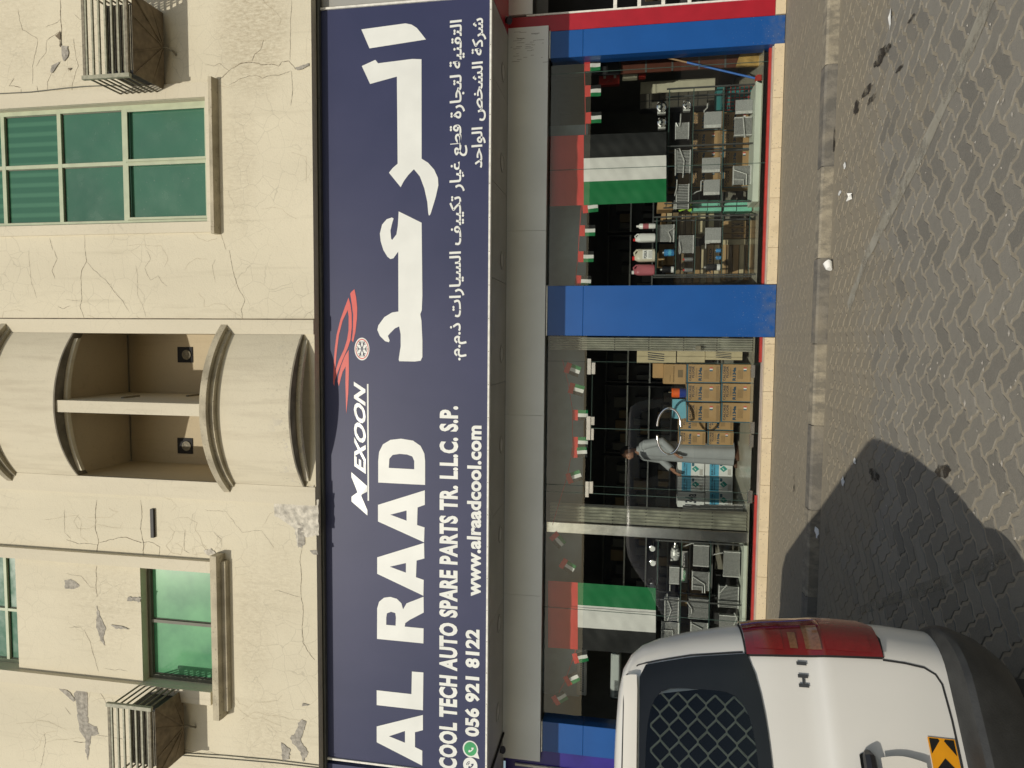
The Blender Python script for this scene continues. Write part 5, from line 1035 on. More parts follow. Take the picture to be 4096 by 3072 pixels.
for i, (a_, c_) in enumerate(((2710, 2818), (2821, 2931))):
    for j, (e_, g_) in enumerate(((1845, 1905), (1907, 1966), (1969, 2030))): carton('white and blue EURO 134A carton, %s row, %s' % (rn[i], ('partly behind the man', 'in the middle', 'next to the shutter')[j]), a_, c_, e_, g_, 10.35, m='euro_white', kind='euro' if not (i == 0 and j == 2) else 'T:134a', group=GB)
carton('vacuum pump carton on top of the R134a boxes', 2654, 2744, 1457, 1536, 9.36, kind='pump'); carton('small brown carton peeping over the vacuum pump box', 2612, 2653, 1454, 1512, 9.5)
carton('long pale carton with dash pattern standing behind the folded shutter', 2548, 2704, 1404, 1452, 9.42, m='cardboard_pale', kind='T:////'); carton('long pale carton at the foot of the folded shutter', 2822, 2970, 1404, 1440, 9.42, m='cardboard_pale', kind='T:////'); carton('open cream carton between the two long pale cartons', 2708, 2820, 1404, 1450, 9.44, m='cardboard_pale')
# mint boxes
for i, (x0_, x1_) in enumerate(((2768, 2830), (2832, 2886), (2898, 2946), (2949, 3008))): carton('mint green box %s' % ('at the top of the mint stack', 'second from the top of the mint stack', 'third from the top of the mint stack', 'at the foot of the mint stack')[i], x0_, x1_, 800, 844, 9.62, m='mint_box', depth=.2)
q = MB(); p_ = [P(x, y, 9.58) for x, y in d3([(700, 10), (745, 0), (735, 200), (690, 205), (650, 165), (520, 205), (500, 180), (640, 150), (690, 110)])]; q.poly(p_); o_ = q.build('plastic_film', 'lime_film'); put(o_, 'lime green plastic strip lying beside the mint boxes', 'plastic film')
# brown stacks behind the glass rack
stk = []
L1 = [(2646, 2664, 852, 900, 'cardboard'), (2668, 2688, 852, 905, 'cardboard_pale'), (2691, 2714, 850, 935, 'cardboard_dark'), (2717, 2740, 855, 938, 'cardboard_dark'), (2743, 2765, 855, 940, 'cardboard_dark'), (2769, 2790, 838, 935, 'cardboard'), (2792, 2822, 832, 935, 'cardboard_pale'), (2836, 2856, 848, 908, 'cardboard_pale')]
for i, (a_, c_, e_, g_, m_) in enumerate(L1): carton('long carton across the stack above the numbered boxes, %s from the top' % ('first', 'second', 'third', 'fourth', 'fifth', 'sixth', 'seventh', 'eighth')[i], a_, c_, e_, g_, 9.74, m=m_, depth=.4, kind='tape' if i % 2 else None)
for i, (e_, g_, tx) in enumerate(((883, 910, 'T:234013'), (912, 932, 'T:220153'), (934, 953, 'T:234013'), (956, 978, None))):
    # long flat cartons standing on end: number runs down the side
    carton('flat carton on end under the glass rack, %s of four' % ('rightmost', 'second from the right', 'second from the left', 'leftmost')[i], 2890, 3012, e_, g_, 9.74, m='cardboard' if i < 3 else 'cardboard_pale', depth=.4, kind=tx)
L2 = [(2634, 2664, 1000, 1060, 'cardboard'), (2666, 2696, 1000, 1060, 'cardboard'), (2700, 2720, 985, 1130, 'cardboard_dark'), (2724, 2745, 1000, 1130, 'cardboard_dark'), (2748, 2770, 1000, 1130, 'cardboard_dark'), (2774, 2800, 985, 1130, 'cardboard'), (2803, 2826, 980, 1130, 'cardboard_pale'), (2829, 2853, 980, 1130, 'cardboard'), (2856, 2884, 980, 1130, 'cardboard_pale'), (2887, 2904, 978, 1125, 'cardboard'), (2907, 2928, 978, 1125, 'cardboard_dark'), (2931, 2954, 978, 1120, 'cardboard'), (2957, 2975, 978, 1120, 'cardboard_pale'), (2978, 3014, 978, 1120, 'cardboard')]
on = ('top', 'second', 'third', 'fourth', 'fifth', 'sixth', 'seventh', 'eighth', 'ninth', 'tenth', 'eleventh', 'twelfth', 'thirteenth', 'bottom')
for i, (a_, c_, e_, g_, m_) in enumerate(L2): carton('brown carton beside the wide blue column, %s of the tall stack' % on[i], a_, c_, e_, g_, 9.76+random.uniform(-.03, .03), m=m_, depth=.4, kind='T:PAITINO' if i == 7 else 'tape' if i % 3 == 0 else None)
carton('tan carton lying on the stack beside the green flag stripe', 2630, 2692, 808, 838, 9.7, m='cardboard', depth=.3)
# cups, gas bottle, bag
q_ = P(2744, 1572, 9.42); t = thing('gas_bottle', 'short orange and blue gas bottle standing on the R134a cartons', 'gas bottle', q_); h_ = P(2682, 1572, 9.42).z-q_.z
q = MB(); q.lathe(q_, (0, 0, 1), [(0, .06), (.01, .066), (h_*.42, .066), (h_*.43, .06)], 20); q.build('lower_shell', 'blue_paint', t, smooth=True); q = MB(); q.lathe(q_+Vector((0, 0, h_*.431)), (0, 0, 1), [(0, .066), (h_*.45, .066), (h_*.5, .055)], 20); q.build('upper_shell', 'orange_paint', t, smooth=True)
q = MB(); q.lathe(q_+Vector((0, 0, h_*.935)), (0, 0, 1), [(0, .012), (.04, .012)], 8); q.build('valve', 'chrome', t)
bp_ = [P(x, y, 9.40) for x, y in ((2690, 1597), (2688, 1672), (2720, 1676), (2745, 1672), (2744, 1630), (2742, 1597))]; q = MB(); q.prism([p[:] for p in bp_], (0, .05, 0)); o_ = q.build('carrier_bag', 'bag_blue'); put(o_, 'light blue carrier bag slumped on the left R134a carton', 'bag')
# brown side wall with pale joints, yellow foam, drawers, boxes
sw_x = P(2700, 262, 10.1).x
t = thing('wood_partition', 'brown panelled partition inside the right end of the display window', 'partition', (4.1, 9.6, FL))
pz_ = [P(v, 225, 9.5).z for v in (2480, 2585, 2692, 2800, 2906, 3040)]
for i in range(5): box('panel', 'brown_panel', t, P(2700, 285, 9.62).x, cR[1], 9.60, 9.63, pz_[i+1]+.012, pz_[i]-.012); box('joint_strip', 'alu_dark', t, P(2700, 285, 9.62).x, cR[1], 9.594, 9.604, pz_[i+1]-.011, pz_[i+1]+.011)
box('upper_panel', 'shelf_black', t, P(2700, 285, 9.62).x, cR[1], 9.60, 9.63, pz_[0]+.013, zc_-.01)
p0 = P(2935, 262, 9.5); q = MB(); q.prism([P(x, y, 9.5)[:] for x, y in ((2945, 262), (2960, 215), (2990, 210), (3050, 208), (3052, 250), (3040, 262))], (0, .06, 0)); o_ = q.build('foam_slab', 'yellow_foam'); put(o_, 'crumbling yellow foam slab leaning at the foot of the brown partition', 'foam')
a0, a1, am = P(2664, 230, 9.28), P(3020, 313, 9.22), None; t = thing('broom', 'broom with blue and wooden pole leaning in the right window, red head down', 'broom', a1)
am = a0.lerp(a1, .24); q = MB(); q.tube([a0, am], .011, 8); q.build('wooden_pole', 'wood_pole', t, smooth=True); q = MB(); q.tube([am, a1], .013, 8); q.build('blue_pole', 'broom_blue', t, smooth=True)
q = MB(); q.prism([P(x, y, 9.19)[:] for x, y in ((3020, 306), (3030, 298), (3046, 298), (3048, 333), (3036, 332), (3022, 320))], (0, .05, 0)); q.build('head', 'red_plastic', t)
t = thing('tool_case', 'red brown plastic tool case with two pale clasps in the right window', 'tool case', P(2478, 316, 9.9)); a, c, e, g = rect(2396, 2478, 294, 338, 9.9); q = MB(); q.bbox(a, c, 9.9, 10.0, e, g, .012); q.build('shell', 'red_plastic', t)
for yy in (303, 326): pass
for k_ in (.22, .72): box('clasp', 'beige_plastic', t, a+(c-a)*.55, a+(c-a)*.85, 9.892, 9.9, g-(g-e)*(k_+.12), g-(g-e)*k_)
q = MB(); q.tube([(a+.02, 9.89, e+(g-e)*.35), (a-.0+.05, 9.87, e+(g-e)*.5), (a+.02, 9.89, e+(g-e)*.65)], .008, 6); q.build('handle', 'red_plastic', t)
for lb, m_, rr in (('cream box beside the tool case in the right window', 'cream_panel', (2490, 2550, 287, 312)), ('small red box left of the cream box in the right window', 'red_plastic', (2555, 2583, 288, 307))): o_ = (lambda R_: box('small_box', m_, None, R_[0], R_[1], 9.9, 10.0, R_[2], R_[3], bev=.004))(rect(*rr, 9.9)); put(o_, lb, 'box')
a, c, e, g = rect(2562, 2860, 320, 370, 10.6); o_ = box('cream_board', 'cream_panel', None, a, c, 10.6, 10.65, e, g); put(o_, 'cream board standing behind the right display rack', 'board')
t = thing('drawer_cabinet', 'dark small-parts drawer cabinet behind the right rack', 'cabinet', (P(2700, 400, 10.5).x, 10.5, FL)); a, c, e, g = rect(2560, 2870, 368, 430, 10.5); box('case', 'shelf_black', t, a, c, 10.5, 10.7, FL, g)
for i in range(8):
    for j in range(2): x_ = a+(c-a)*j/2; z_ = g-(g-e)*(i+1)/8; box('drawer', 'drawer', t, x_+.008, x_+(c-a)/2-.008, 10.485, 10.499, z_+.006, z_+(g-e)/8-.006)
a, c, e, g = rect(2862, 3012, 345, 440, 9.8)
t = thing('net_sack', 'teal sack under red netting behind the right rack base', 'sack', ((a+c)/2, 9.8, FL)); q = MB(); q.bbox(a, c, 9.8, 9.98, FL, g, .03); q.build('sack', 'bag_teal', t); q = MB()
for i in range(7): x_ = a+(c-a)*i/6; q.tube([(x_, 9.79, e), (x_, 9.79, g-.02)], .006, 4)
for i in range(9): z_ = e+(g-.02-e)*i/8; q.tube([(a, 9.789, z_), (c, 9.789, z_)], .006, 4)
q.build('netting', 'red_plastic', t, kind='stuff')
q = MB(); q.prism([P(x, y, 9.7)[:] for x, y in ((2868, 350), (2880, 340), (2900, 345), (2890, 440), (2866, 440))], (0, .04, 0)); o_ = q.build('hanging_cloth', 'bag_teal'); put(o_, 'teal cloth hanging between the drawer cabinet and the netted sack', 'cloth')
# AC unit in plastic, slotted grille
a, c, e, g = rect(2442, 2482, 2612, 2800, 9.7); t = thing('wall_air_conditioner', 'white split air conditioner wrapped in clear plastic in the left window', 'air conditioner', ((a+c)/2, 9.7, e)); q = MB(); q.bbox(a, c, 9.7, 9.86, e, g, .03); q.build('housing', 'white_plastic', t, smooth=True)
q = MB()
for i in range(14): x_ = a+.05+i*.018; q.box(x_, x_+.008, 9.694, 9.70, e+.03, g-.06)
q.build('louvres', 'unit_black', t, kind='stuff'); q = MB(); q.bbox(a-.01, c+.01, 9.68, 9.88, e-.01, g+.01, .04); q.build('wrapping', 'clear_plastic', t)
a, c, e, g = rect(2308, 2348, 2590, 2780, 9.72); t = thing('vent_grille', 'pale slotted plastic housing hung above the wrapped air conditioner', 'grille', ((a+c)/2, 9.72, e)); q = MB(); q.bbox(a, c, 9.70, 9.745, e, g, .02); q.build('plate', 'camera_grey', t); q = MB()
for i in range(18):
    for j in range(2): x_ = a+.06+i*.027+j*.012; q.box(x_, x_+.012, 9.694, 9.70, (e+g)/2-.03+j*.032, (e+g)/2-.008+j*.032)
q.build('slots', 'unit_black', t, kind='stuff')
# name boards behind the left rack
a, c, e, g = rect(2722, 2750, 2272, 2330, 9.72); o_ = thing('sign_board', 'white board reading Retron behind the left rack', 'sign', ((a+c)/2, 9.72, e)); box('board', 'white_plastic', o_, a, c, 9.72, 9.74, e, g); q = MB(); text_into(q, 'Retron', a+.02, c-.02, e+(g-e)*.3, e+(g-e)*.75, 9.715, .02); q.build('lettering', 'green_print', o_, kind='stuff', fixn=False)
a, c, e, g = rect(2722, 2752, 2205, 2268, 9.75); o_ = thing('sign_board', 'grey board reading TUCSON behind the left rack', 'sign', ((a+c)/2, 9.75, e)); box('board', 'camera_grey', o_, a, c, 9.75, 9.77, e, g); q = MB(); text_into(q, 'TUCSON', a+.02, c-.02, e+(g-e)*.3, e+(g-e)*.65, 9.745, .02); q.build('lettering', 'ink', o_, kind='stuff', fixn=False)
carton('plain tan carton behind the middle of the left rack', 2720, 2748, 2382, 2425, 9.8, m='cardboard'); carton('tall dark carton behind the left rack, nearest the van', 2760, 2835, 2340, 2470, 9.9, m='cardboard_dark'); carton('dark crate behind the lowest tier of the left rack', 2860, 2955, 2300, 2500, 9.9, m='unit_black')
# ------- folded shutters
def shutter(label, ya0, ya1, yb0, yb1, Y):
    """concertina shutter folded to a stack: right edge rows ya (top, foot), left edge rows yb"""
    t = thing('folding_shutter', label, 'shutter', (P(2600, (ya0+yb0)/2, Y).x, Y, FL)); n = 6
    zt, z0_ = P(2200, ya0, Y).z, FL+.01
    A0, A1, B0, B1 = P(2200, ya0, Y).x, P(3010, ya1, Y).x, P(2200, yb0, Y).x, P(3010, yb1, Y).x; xr_, xl_ = (A0+A1)/2, (B0+B1)/2
    for i in range(n):
        xa = xl_+(xr_-xl_)*i/n; xb = xl_+(xr_-xl_)*(i+1)/n
        q = MB(); q.prism([(xa+.002, Y+.07, z0_), ((xa+xb)/2, Y, z0_), (xb-.002, Y+.07, z0_), ((xa+xb)/2, Y+.02, z0_)], (0, 0, zt-z0_)); q.build('slat', 'shutter_paint', t)
    q = MB()
    for k_ in (.17, .33, .5, .67, .84):
        for i in range(n): q.lathe((xl_+(xr_-xl_)*(i+.5)/n, Y-.0, z0_+(zt-z0_)*k_), (0, -1, 0), [(0, .008), (.006, .005)], 6)
    q.build('rivets', 'unit_black', t, kind='stuff')
shutter('pale concertina shutter folded against the wide blue column', 1346, 1349, 1402, 1406, 9.22)
shutter('pale concertina shutter folded left of the glass door', 2014, 2052, 2092, 2126, 9.24)
z_ = P(2792, 1392, 9.2); t = thing('padlock', 'dark padlock and hasp hanging on the right folded shutter', 'padlock', z_); q = MB(); q.bbox(z_.x-.03, z_.x+.03, 9.17, 9.2, z_.z-.04, z_.z+.03, .006); q.build('case', 'rust_steel', t); q = MB(); q.tube([(z_.x-.018, 9.185, z_.z+.03), (z_.x-.018, 9.185, z_.z+.06), (z_.x+.018, 9.185, z_.z+.06), (z_.x+.018, 9.185, z_.z+.03)], .005, 6); q.build('shackle', 'alu', t)
xa, xb = P(2600, 2150, 9.22).x, P(2600, 2108, 9.22).x
q = MB(); q.bbox(xa, xb, 9.2, 9.3, FL, fz0-.02, .004); o_ = q.build('steel_post', 'steel_brush'); put(o_, 'polished steel post between the left shutter and the left window', 'post')
# newspapers taped behind the door foot
q = MB()
for i in range(7): x0_ = P(2740+i*34, 2045, 9.42); q.bbox(x0_.x-.12+.01*i, x0_.x+.08, 9.42+.01*i, 9.44+.01*i, x0_.z-.10, x0_.z+.03, .004)
o_ = q.build('wrapped_bundle', 'camera_grey'); put(o_, 'grey wrapped paper bundle leaning by the left shutter', 'bundle')
# ------- flags
def big_flag(label, x_top, x_red, x_end, yR, yL, Y, order):
    t = thing('large_flag', label, 'flag', P(x_top, (yR+yL)/2, Y), 'large flags hung behind the shop glass')
    def sheet(name, m, xa, xb, ya, yb, yskew=0):
        nx, nz = 18, 44; vs = []
        for j in range(nz+1):
            px = xa+(xb-xa)*j/nz
            for i in range(nx+1):
                py = ya+(yb-ya)*i/nx+yskew*(px-x_top)/(x_end-x_top); w_ = .006*math.sin(py*.06+px*.006)+.005*math.sin(px*.035+py*.02)+.0015*math.sin(px*.12-py*.09)+.007*abs(((py-yR) % 62)/62-.5)+.007*abs(((px-x_top) % 66)/66-.5)
                vs.append(P(px, py, Y+w_)[:])
        q = MB(); q.add(vs, [(j*(nx+1)+i, j*(nx+1)+i+1, (j+1)*(nx+1)+i+1, (j+1)*(nx+1)+i) for j in range(nz) for i in range(nx)]); return q.build(name, m, t, smooth=True, fixn=False)
    sk = order[1]
    sheet('red_band', 'flag_red', x_top, x_red, yR, yL, sk)
    h_ = (yL-yR)/3
    for i, m_ in enumerate(order[0]): sheet(m_.split('_')[1]+'_stripe', m_, x_red, x_end, yR+h_*i, yR+h_*(i+1), sk)
big_flag('large flag with green stripe at its left, in the window by the wide blue column', 2199, 2335, 2665, 545, 826, 9.17, (('flag_black', 'flag_white', 'flag_green'), -18))
big_flag('large flag with green stripe at its right, in the window behind the van', 2192, 2311, 2623, 2322, 2590, 9.17, (('flag_green', 'flag_white', 'flag_black'), 30))
gtxt = 'small flags strung across the shop glass'
def small_flag(label, px, py, ang=0, rev=False, Y=9.19):
    """hangs from its red end at (px,py): photo column/row of the top middle"""
    c = P(px, py, Y); t = thing('small_flag', label, 'flag', c, gtxt); ca, sa = math.cos(ang), math.sin(ang); W_, H_ = .145, .205
    def q4(x0_, x1_, z0_, z1_, m_, nm):
        q = MB(); n = 5; vs = []
        for j in range(n+1):
            z_ = z0_+(z1_-z0_)*j/n
            for x_ in (x0_, (x0_+x1_)/2, x1_): vs.append((c.x+x_*ca-z_*sa, Y+.006*math.sin(z_*40+x_*30+px), c.z+x_*sa+z_*ca))
        q.add(vs, [(j*3+i, j*3+i+1, (j+1)*3+i+1, (j+1)*3+i) for j in range(n) for i in range(2)]); q.build(nm, m_, t, smooth=True, fixn=False)
    q4(-W_/2, W_/2, -.07, 0, 'flag_red', 'red_band'); od = ('flag_green', 'flag_white', 'flag_black'); od = od[::-1] if rev else od
    for i, m_ in enumerate(od): q4(-W_/2+W_/3*i, -W_/2+W_/3*(i+1), -H_, -.07, m_, m_.split('_')[1]+'_stripe')
SF = [(2339, 263, 0, 0, 'beside the narrow blue column'), (2341, 365, 0, 0, 'above the red tool case'), (2343, 472, 0, 0, 'just right of the large flag'), (2330, 832, -.1, 0, 'half hidden by the green stripe of the large flag'), (2319, 923, 0, 0, 'second left of the large flag'), (2313, 1027, 0, 0, 'third left of the large flag'), (2303, 1123, .05, 0, 'cut off by the wide blue column'),
      (2262, 1468, .35, 1, 'first in the door bay, tilted'), (2276, 1550, .25, 1, 'second in the door bay'), (2291, 1660, 0, 1, 'above the middle door fitting'), (2291, 1768, 0, 1, 'over the man in white, right one'), (2288, 1811, -.1, 1, 'over the man in white, left one'), (2268, 1917, -.35, 1, 'above the left door fitting'),
      (2210, 2138, .8, 1, 'faint, at the steel post'), (2245, 2248, .55, 1, 'tilted, right of the large flag behind the van'), (2293, 2636, -.3, 0, 'first left of the large flag behind the van'), (2262, 2728, -.55, 0, 'second left of the large flag behind the van'), (2215, 2806, -.6, 0, 'last on the string by the left blue column')]
for px, py, an, rv, lb in SF: small_flag('small flag on the string, '+lb, px, py, -an, bool(rv))
for lb, pts in (('red string of small flags across the right display window', [(2337, 243), (2340, 365), (2342, 540), (2325, 830), (2318, 923), (2312, 1027), (2300, 1137)]), ('red string of small flags across the door and the left window', [(2250, 1440), (2272, 1530), (2290, 1640), (2291, 1790), (2270, 1900), (2210, 2100)]), ('red string of small flags left of the large flag behind the van', [(2306, 2590), (2290, 2640), (2258, 2730), (2210, 2815)])):
    q = MB(); q.tube([P(x, y, 9.2) for x, y in pts], .004, 5); o_ = q.build('flag_string', 'flag_red'); put(o_, lb, 'string')
# ================================================================== LITTER
p_ = PZ(3333, 1068, ROAD); t = thing('paper_cup', 'crushed white paper cup lying on the dusty paving in front of the wide blue column', 'cup', p_); q = MB(); q.lathe(p_+Vector((-.02, 0, .035)), (1, .5, .1), [(0, .028), (.003, .030), (.075, .042), (.078, .036)], 14)
q.v = [(x+.006*math.sin(z*90), y, z-.0) for x, y, z in q.v]; q.build('cup', 'paper', t, smooth=True)
def scrap(label, px, py, r_, z=ROAD, m='paper', hgt=.03, sd=0, asp=1):
    p_ = PZ(px, py, z); rr = random.Random(sd); q = MB(); n = 9
    vs = [(p_.x+math.cos(2*math.pi*i/n)*r_*rr.uniform(.5, 1.1)*asp, p_.y+math.sin(2*math.pi*i/n)*r_*rr.uniform(.6, 1.2), z+.003+rr.uniform(0, hgt)) for i in range(n)]; q.add(vs+[(p_.x, p_.y, z+hgt*.6)], [(i, (i+1) % n, n) for i in range(n)]); o_ = q.build('paper_scrap', m); put(o_, label, 'litter')
scrap('crumpled white tissue on the dusty paving below the kerb', 3407, 786, .05, sd=1, hgt=.05); scrap('small pale scrap lying nearer the kerb than the tissue', 3382, 662, .035, sd=2, hgt=.012); scrap('flat grey scrap beside the crumpled tissue', 3362, 770, .05, sd=3, hgt=.006, asp=.6)
scrap('long thin white strip of paper on the paving at the right', 3564, 72, .03, sd=4, hgt=.01, asp=3.2); scrap('white scrap on the kerb at the edge of the shade', 3272, 2132, .05, z=.0, sd=5, hgt=.02, asp=1.3); scrap('pale flat scrap in the shade of the van', 3374, 1925, .05, sd=6, hgt=.006); scrap('second pale flat scrap in the shade of the van', 3422, 1845, .04, sd=8, hgt=.008)
rr = random.Random(3); q = MB()
for i in range(260):
    px, py = rr.uniform(3150, 4080), rr.uniform(0, 2300); z_ = 0 if px < 3220 else ROAD
    if 3215 < px < 3360: continue
    p_ = PZ(px, py, z_+.003); s_ = rr.uniform(.003, .011); a_ = rr.uniform(0, 3.1)
    dx, dy = math.cos(a_)*s_*rr.uniform(.8, 2.6), math.sin(a_)*s_; q.add([(p_.x-dx, p_.y-dy, z_+.003), (p_.x+dy*.5, p_.y-dx*.5, z_+.003), (p_.x+dx, p_.y+dy, z_+.003), (p_.x-dy*.5, p_.y+dx*.5, z_+.003), (p_.x, p_.y, z_+.009)], [(0, 1, 4), (1, 2, 4), (2, 3, 4), (3, 0, 4)])
put(q.build('grit', 'bare_cement'), kind='stuff')
# unseen dark block added across the street for the shop glass to mirror
oz = 1.775+(29.1+9.1)*math.tan(math.radians(3.74))
t = thing('reflection_block', 'unseen low dark block added across the road for the shop glass to mirror', 'building', (0, -20, ROAD)); box('wall', 'opposite_wall', t, -30, 30, -26, -20, ROAD, oz); box('parapet', 'opposite_wall', t, -30, 30, -20.15, -20.001, oz-.4, oz)
# ================================================================== MAN IN WHITE BEHIND THE DOOR
pc = P(2700, 1806, 10.3); pc = Vector((pc.x, 10.3, FL)); ff = Vector((-.80, -.60, 0)); ss = Vector((-.60, .80, 0))   # facing, his right-hand side is -ss
def L3(s_, f_, z_): return pc+ss*s_+ff*f_+Vector((0, 0, z_))
man = thing('person', 'man in a long white robe standing behind the glass door, hand at his waist', 'person', pc)
verts = []; edges = []; rad = []
def node(p, r_, par=None):
    verts.append(p); rad.append(r_); i = len(verts)-1
    if par is not None: edges.append((par, i))
    return i
pel = node(L3(0, 0, .92), (.15, .11)); sp = node(L3(0, 0, 1.12), (.14, .10), pel); ch = node(L3(0, 0, 1.30), (.15, .10), sp); nk = node(L3(0, .01, 1.42), (.055, .055), ch); nk2 = node(L3(0, .025, 1.47), (.052, .052), nk)
hd = node(L3(0, .04, 1.535), (.07, .085), nk2); hd2 = node(L3(0, .04, 1.60), (.068, .082), hd)
for sd in (-1, 1):
    hp = node(L3(.09*sd, 0, .86), (.085, .085), pel); kn = node(L3(.10*sd, .01, .48), (.055, .055), hp); an = node(L3(.10*sd, -.02, .09), (.036, .036), kn); to = node(L3(.11*sd, .13, .03), (.032, .022), an)
    sh = node(L3(.17*sd, 0, 1.36), (.055, .055), ch); el = node(L3(.23*sd, .02 if sd > 0 else -.04, 1.09), (.038, .038), sh); wr = node(L3(.20*sd, .20 if sd > 0 else .12, .93), (.027, .022), el)
    pm_ = node(L3(.185*sd, .26 if sd > 0 else .16, .885), (.034, .018), wr)
    dirf = (ff*.55+Vector((0, 0, -.83))).normalized()
    for k in range(4):
        o_ = verts[pm_]+ss*sd*(.024-.016*k)*1.0; f1 = node(o_+dirf*.035, (.0095, .0095), pm_); f2 = node(verts[f1]+(dirf*.028+Vector((0, 0, -.008)))*(1.0 if k in (1, 2) else .85), (.0085, .0085), f1); node(verts[f2]+(dirf*.012+Vector((0, 0, -.018))-ff*.006), (.007, .007), f2)
    t1 = node(verts[wr]-ss*sd*.034+dirf*.025, (.012, .012), wr); node(verts[t1]+dirf*.035-ss*sd*.004, (.009, .009), t1)
me = bpy.data.meshes.new('body'); me.from_pydata([tuple(v-pc) for v in verts], edges, []); body = bpy.data.objects.new('body', me); COL.objects.link(body)
md = body.modifiers.new('skin', 'SKIN')
for i, r_ in enumerate(rad): me.skin_vertices[0].data[i].radius = r_
me.skin_vertices[0].data[0].use_root = True
sb = body.modifiers.new('sub', 'SUBSURF'); sb.levels = 1; sb.render_levels = 1
dg = bpy.context.evaluated_depsgraph_get(); me2 = bpy.data.meshes.new_from_object(body.evaluated_get(dg)); body.modifiers.clear(); body.data = me2; me2.materials.clear(); me2.materials.append(M('skin')); body.parent = man
for p in me2.polygons: p.use_smooth = True
# head shape over the skinned skull: face, nose, brow, ears; beard and hair
def blob(name, c, rx, rf, rz, m, seg=14, fn=None):
    q = MB(); vs = []
    for j in range(seg+1):
        ph = math.pi*j/seg
        for i in range(seg*2):
            th = math.pi*i/seg; u = Vector((math.sin(ph)*math.cos(th), math.sin(ph)*math.sin(th), math.cos(ph)))
            if fn: u = fn(u)
            vs.append(c+ss*u.x*rx+ff*u.y*rf+Vector((0, 0, u.z*rz)))
    n = seg*2; q.add(vs, [(j*n+i, j*n+(i+1) % n, (j+1)*n+(i+1) % n, (j+1)*n+i) for j in range(seg) for i in range(n)]); return q.build(name, m, man, smooth=True)
hc = L3(0, .05, 1.575)
def facefn(u):
    u = u.copy()
    if u.z < 0: u.x *= 1+.28*u.z
    nose = math.exp(-((u.x/.16)**2+((u.z+.12)/.22)**2))*max(0, u.y); brow = math.exp(-((u.z-.12)/.1)**2)*max(0, u.y)*.05; eye = sum(math.exp(-(((u.x-s_)/.13)**2+((u.z-.02)/.09)**2)) for s_ in (-.34, .34))*max(0, u.y)
    u.y += .22*nose+brow-.10*eye+(.06 if u.z < -.6 and u.y > 0 else 0); return u
blob('face', hc, .076, .095, .118, 'skin', 20, facefn)
blob('hair', hc+Vector((0, 0, .022))-ff*.014, .081, .094, .108, 'hair_black', 14, lambda u: Vector((u.x, min(u.y, .62) if u.z > .35 else min(u.y, .05), max(u.z, -.55))))
blob('beard', hc+ff*.006-Vector((0, 0, .010)), .073, .096, .117, 'hair_black', 14, lambda u: Vector((u.x*(1+.28*min(0, u.z)), u.y, min(u.z, -.48))))
for sd in (-1, 1): blob('ear', hc+ss*sd*.078-ff*.005-Vector((0, 0, .005)), .012, .022, .032, 'skin', 6)
blob('eye', hc+ss*.027+ff*.088+Vector((0, 0, .004)), .010, .006, .006, 'hair_black', 5); blob('eye', hc-ss*.027+ff*.088+Vector((0, 0, .004)), .010, .006, .006, 'hair_black', 5)
q = MB(); rings = [(.065, .205, .175), (.30, .195, .165), (.6, .19, .155), (.9, .185, .145), (1.1, .178, .135), (1.25, .19, .13), (1.34, .185, .118), (1.395, .15, .095), (1.43, .075, .068), (1.465, .062, .06)]; n = 40; vs = []
for z_, a_, d_ in rings:
    for i in range(n):
        th = 2*math.pi*i/n; fold = 1+(.06*math.sin(th*5+1)+.035*math.sin(th*9+z_*3))*max(0, (1.15-z_))/1.15; vs.append(L3(math.cos(th)*a_*fold, math.sin(th)*d_*fold, z_))
q.add(vs, [(j*n+i, j*n+(i+1) % n, (j+1)*n+(i+1) % n, (j+1)*n+i) for j in range(len(rings)-1) for i in range(n)])
for sd in (-1, 1): q.tube([L3(.13*sd, 0, 1.37), L3(.185*sd, 0, 1.34), L3(.235*sd, .02 if sd > 0 else -.04, 1.09), L3(.215*sd, .13 if sd > 0 else .06, .99), L3(.203*sd, .19 if sd > 0 else .11, .94)], [.07, .072, .062, .056, .052], 14, False)
q.build('robe', 'robe_cloth', man, smooth=True, fixn=False)
for sd in (-1, 1): q = MB(); a_, b_ = L3(.10*sd, -.07, .012), L3(.115*sd, .17, .012); q.tube([a_, a_.lerp(b_, .3), a_.lerp(b_, .75), b_], [.03, .042, .045, .025], 8); q.build('sandal', 'leather', man, smooth=True)
# ================================================================== VAN
phi = math.radians(34); Rt = Vector((math.cos(phi), math.sin(phi), 0)); Fd = Vector((-math.sin(phi), math.cos(phi), 0)); VO = Vector((-1.86, 2.431, ROAD))
van = thing('parked_van', 'white van seen from behind, with a barred rear window and red tail light', 'van', VO)
def lerp_tab(tab, h):
    if h <= tab[0][0]: return tab[0][1:]
    for a, c in zip(tab, tab[1:]):
        if h <= c[0]:
            t = (h-a[0])/(c[0]-a[0]); t = t*t*(3-2*t) if False else t; return tuple(p+(q-p)*t for p, q in zip(a[1:], c[1:]))
    return tab[-1][1:]
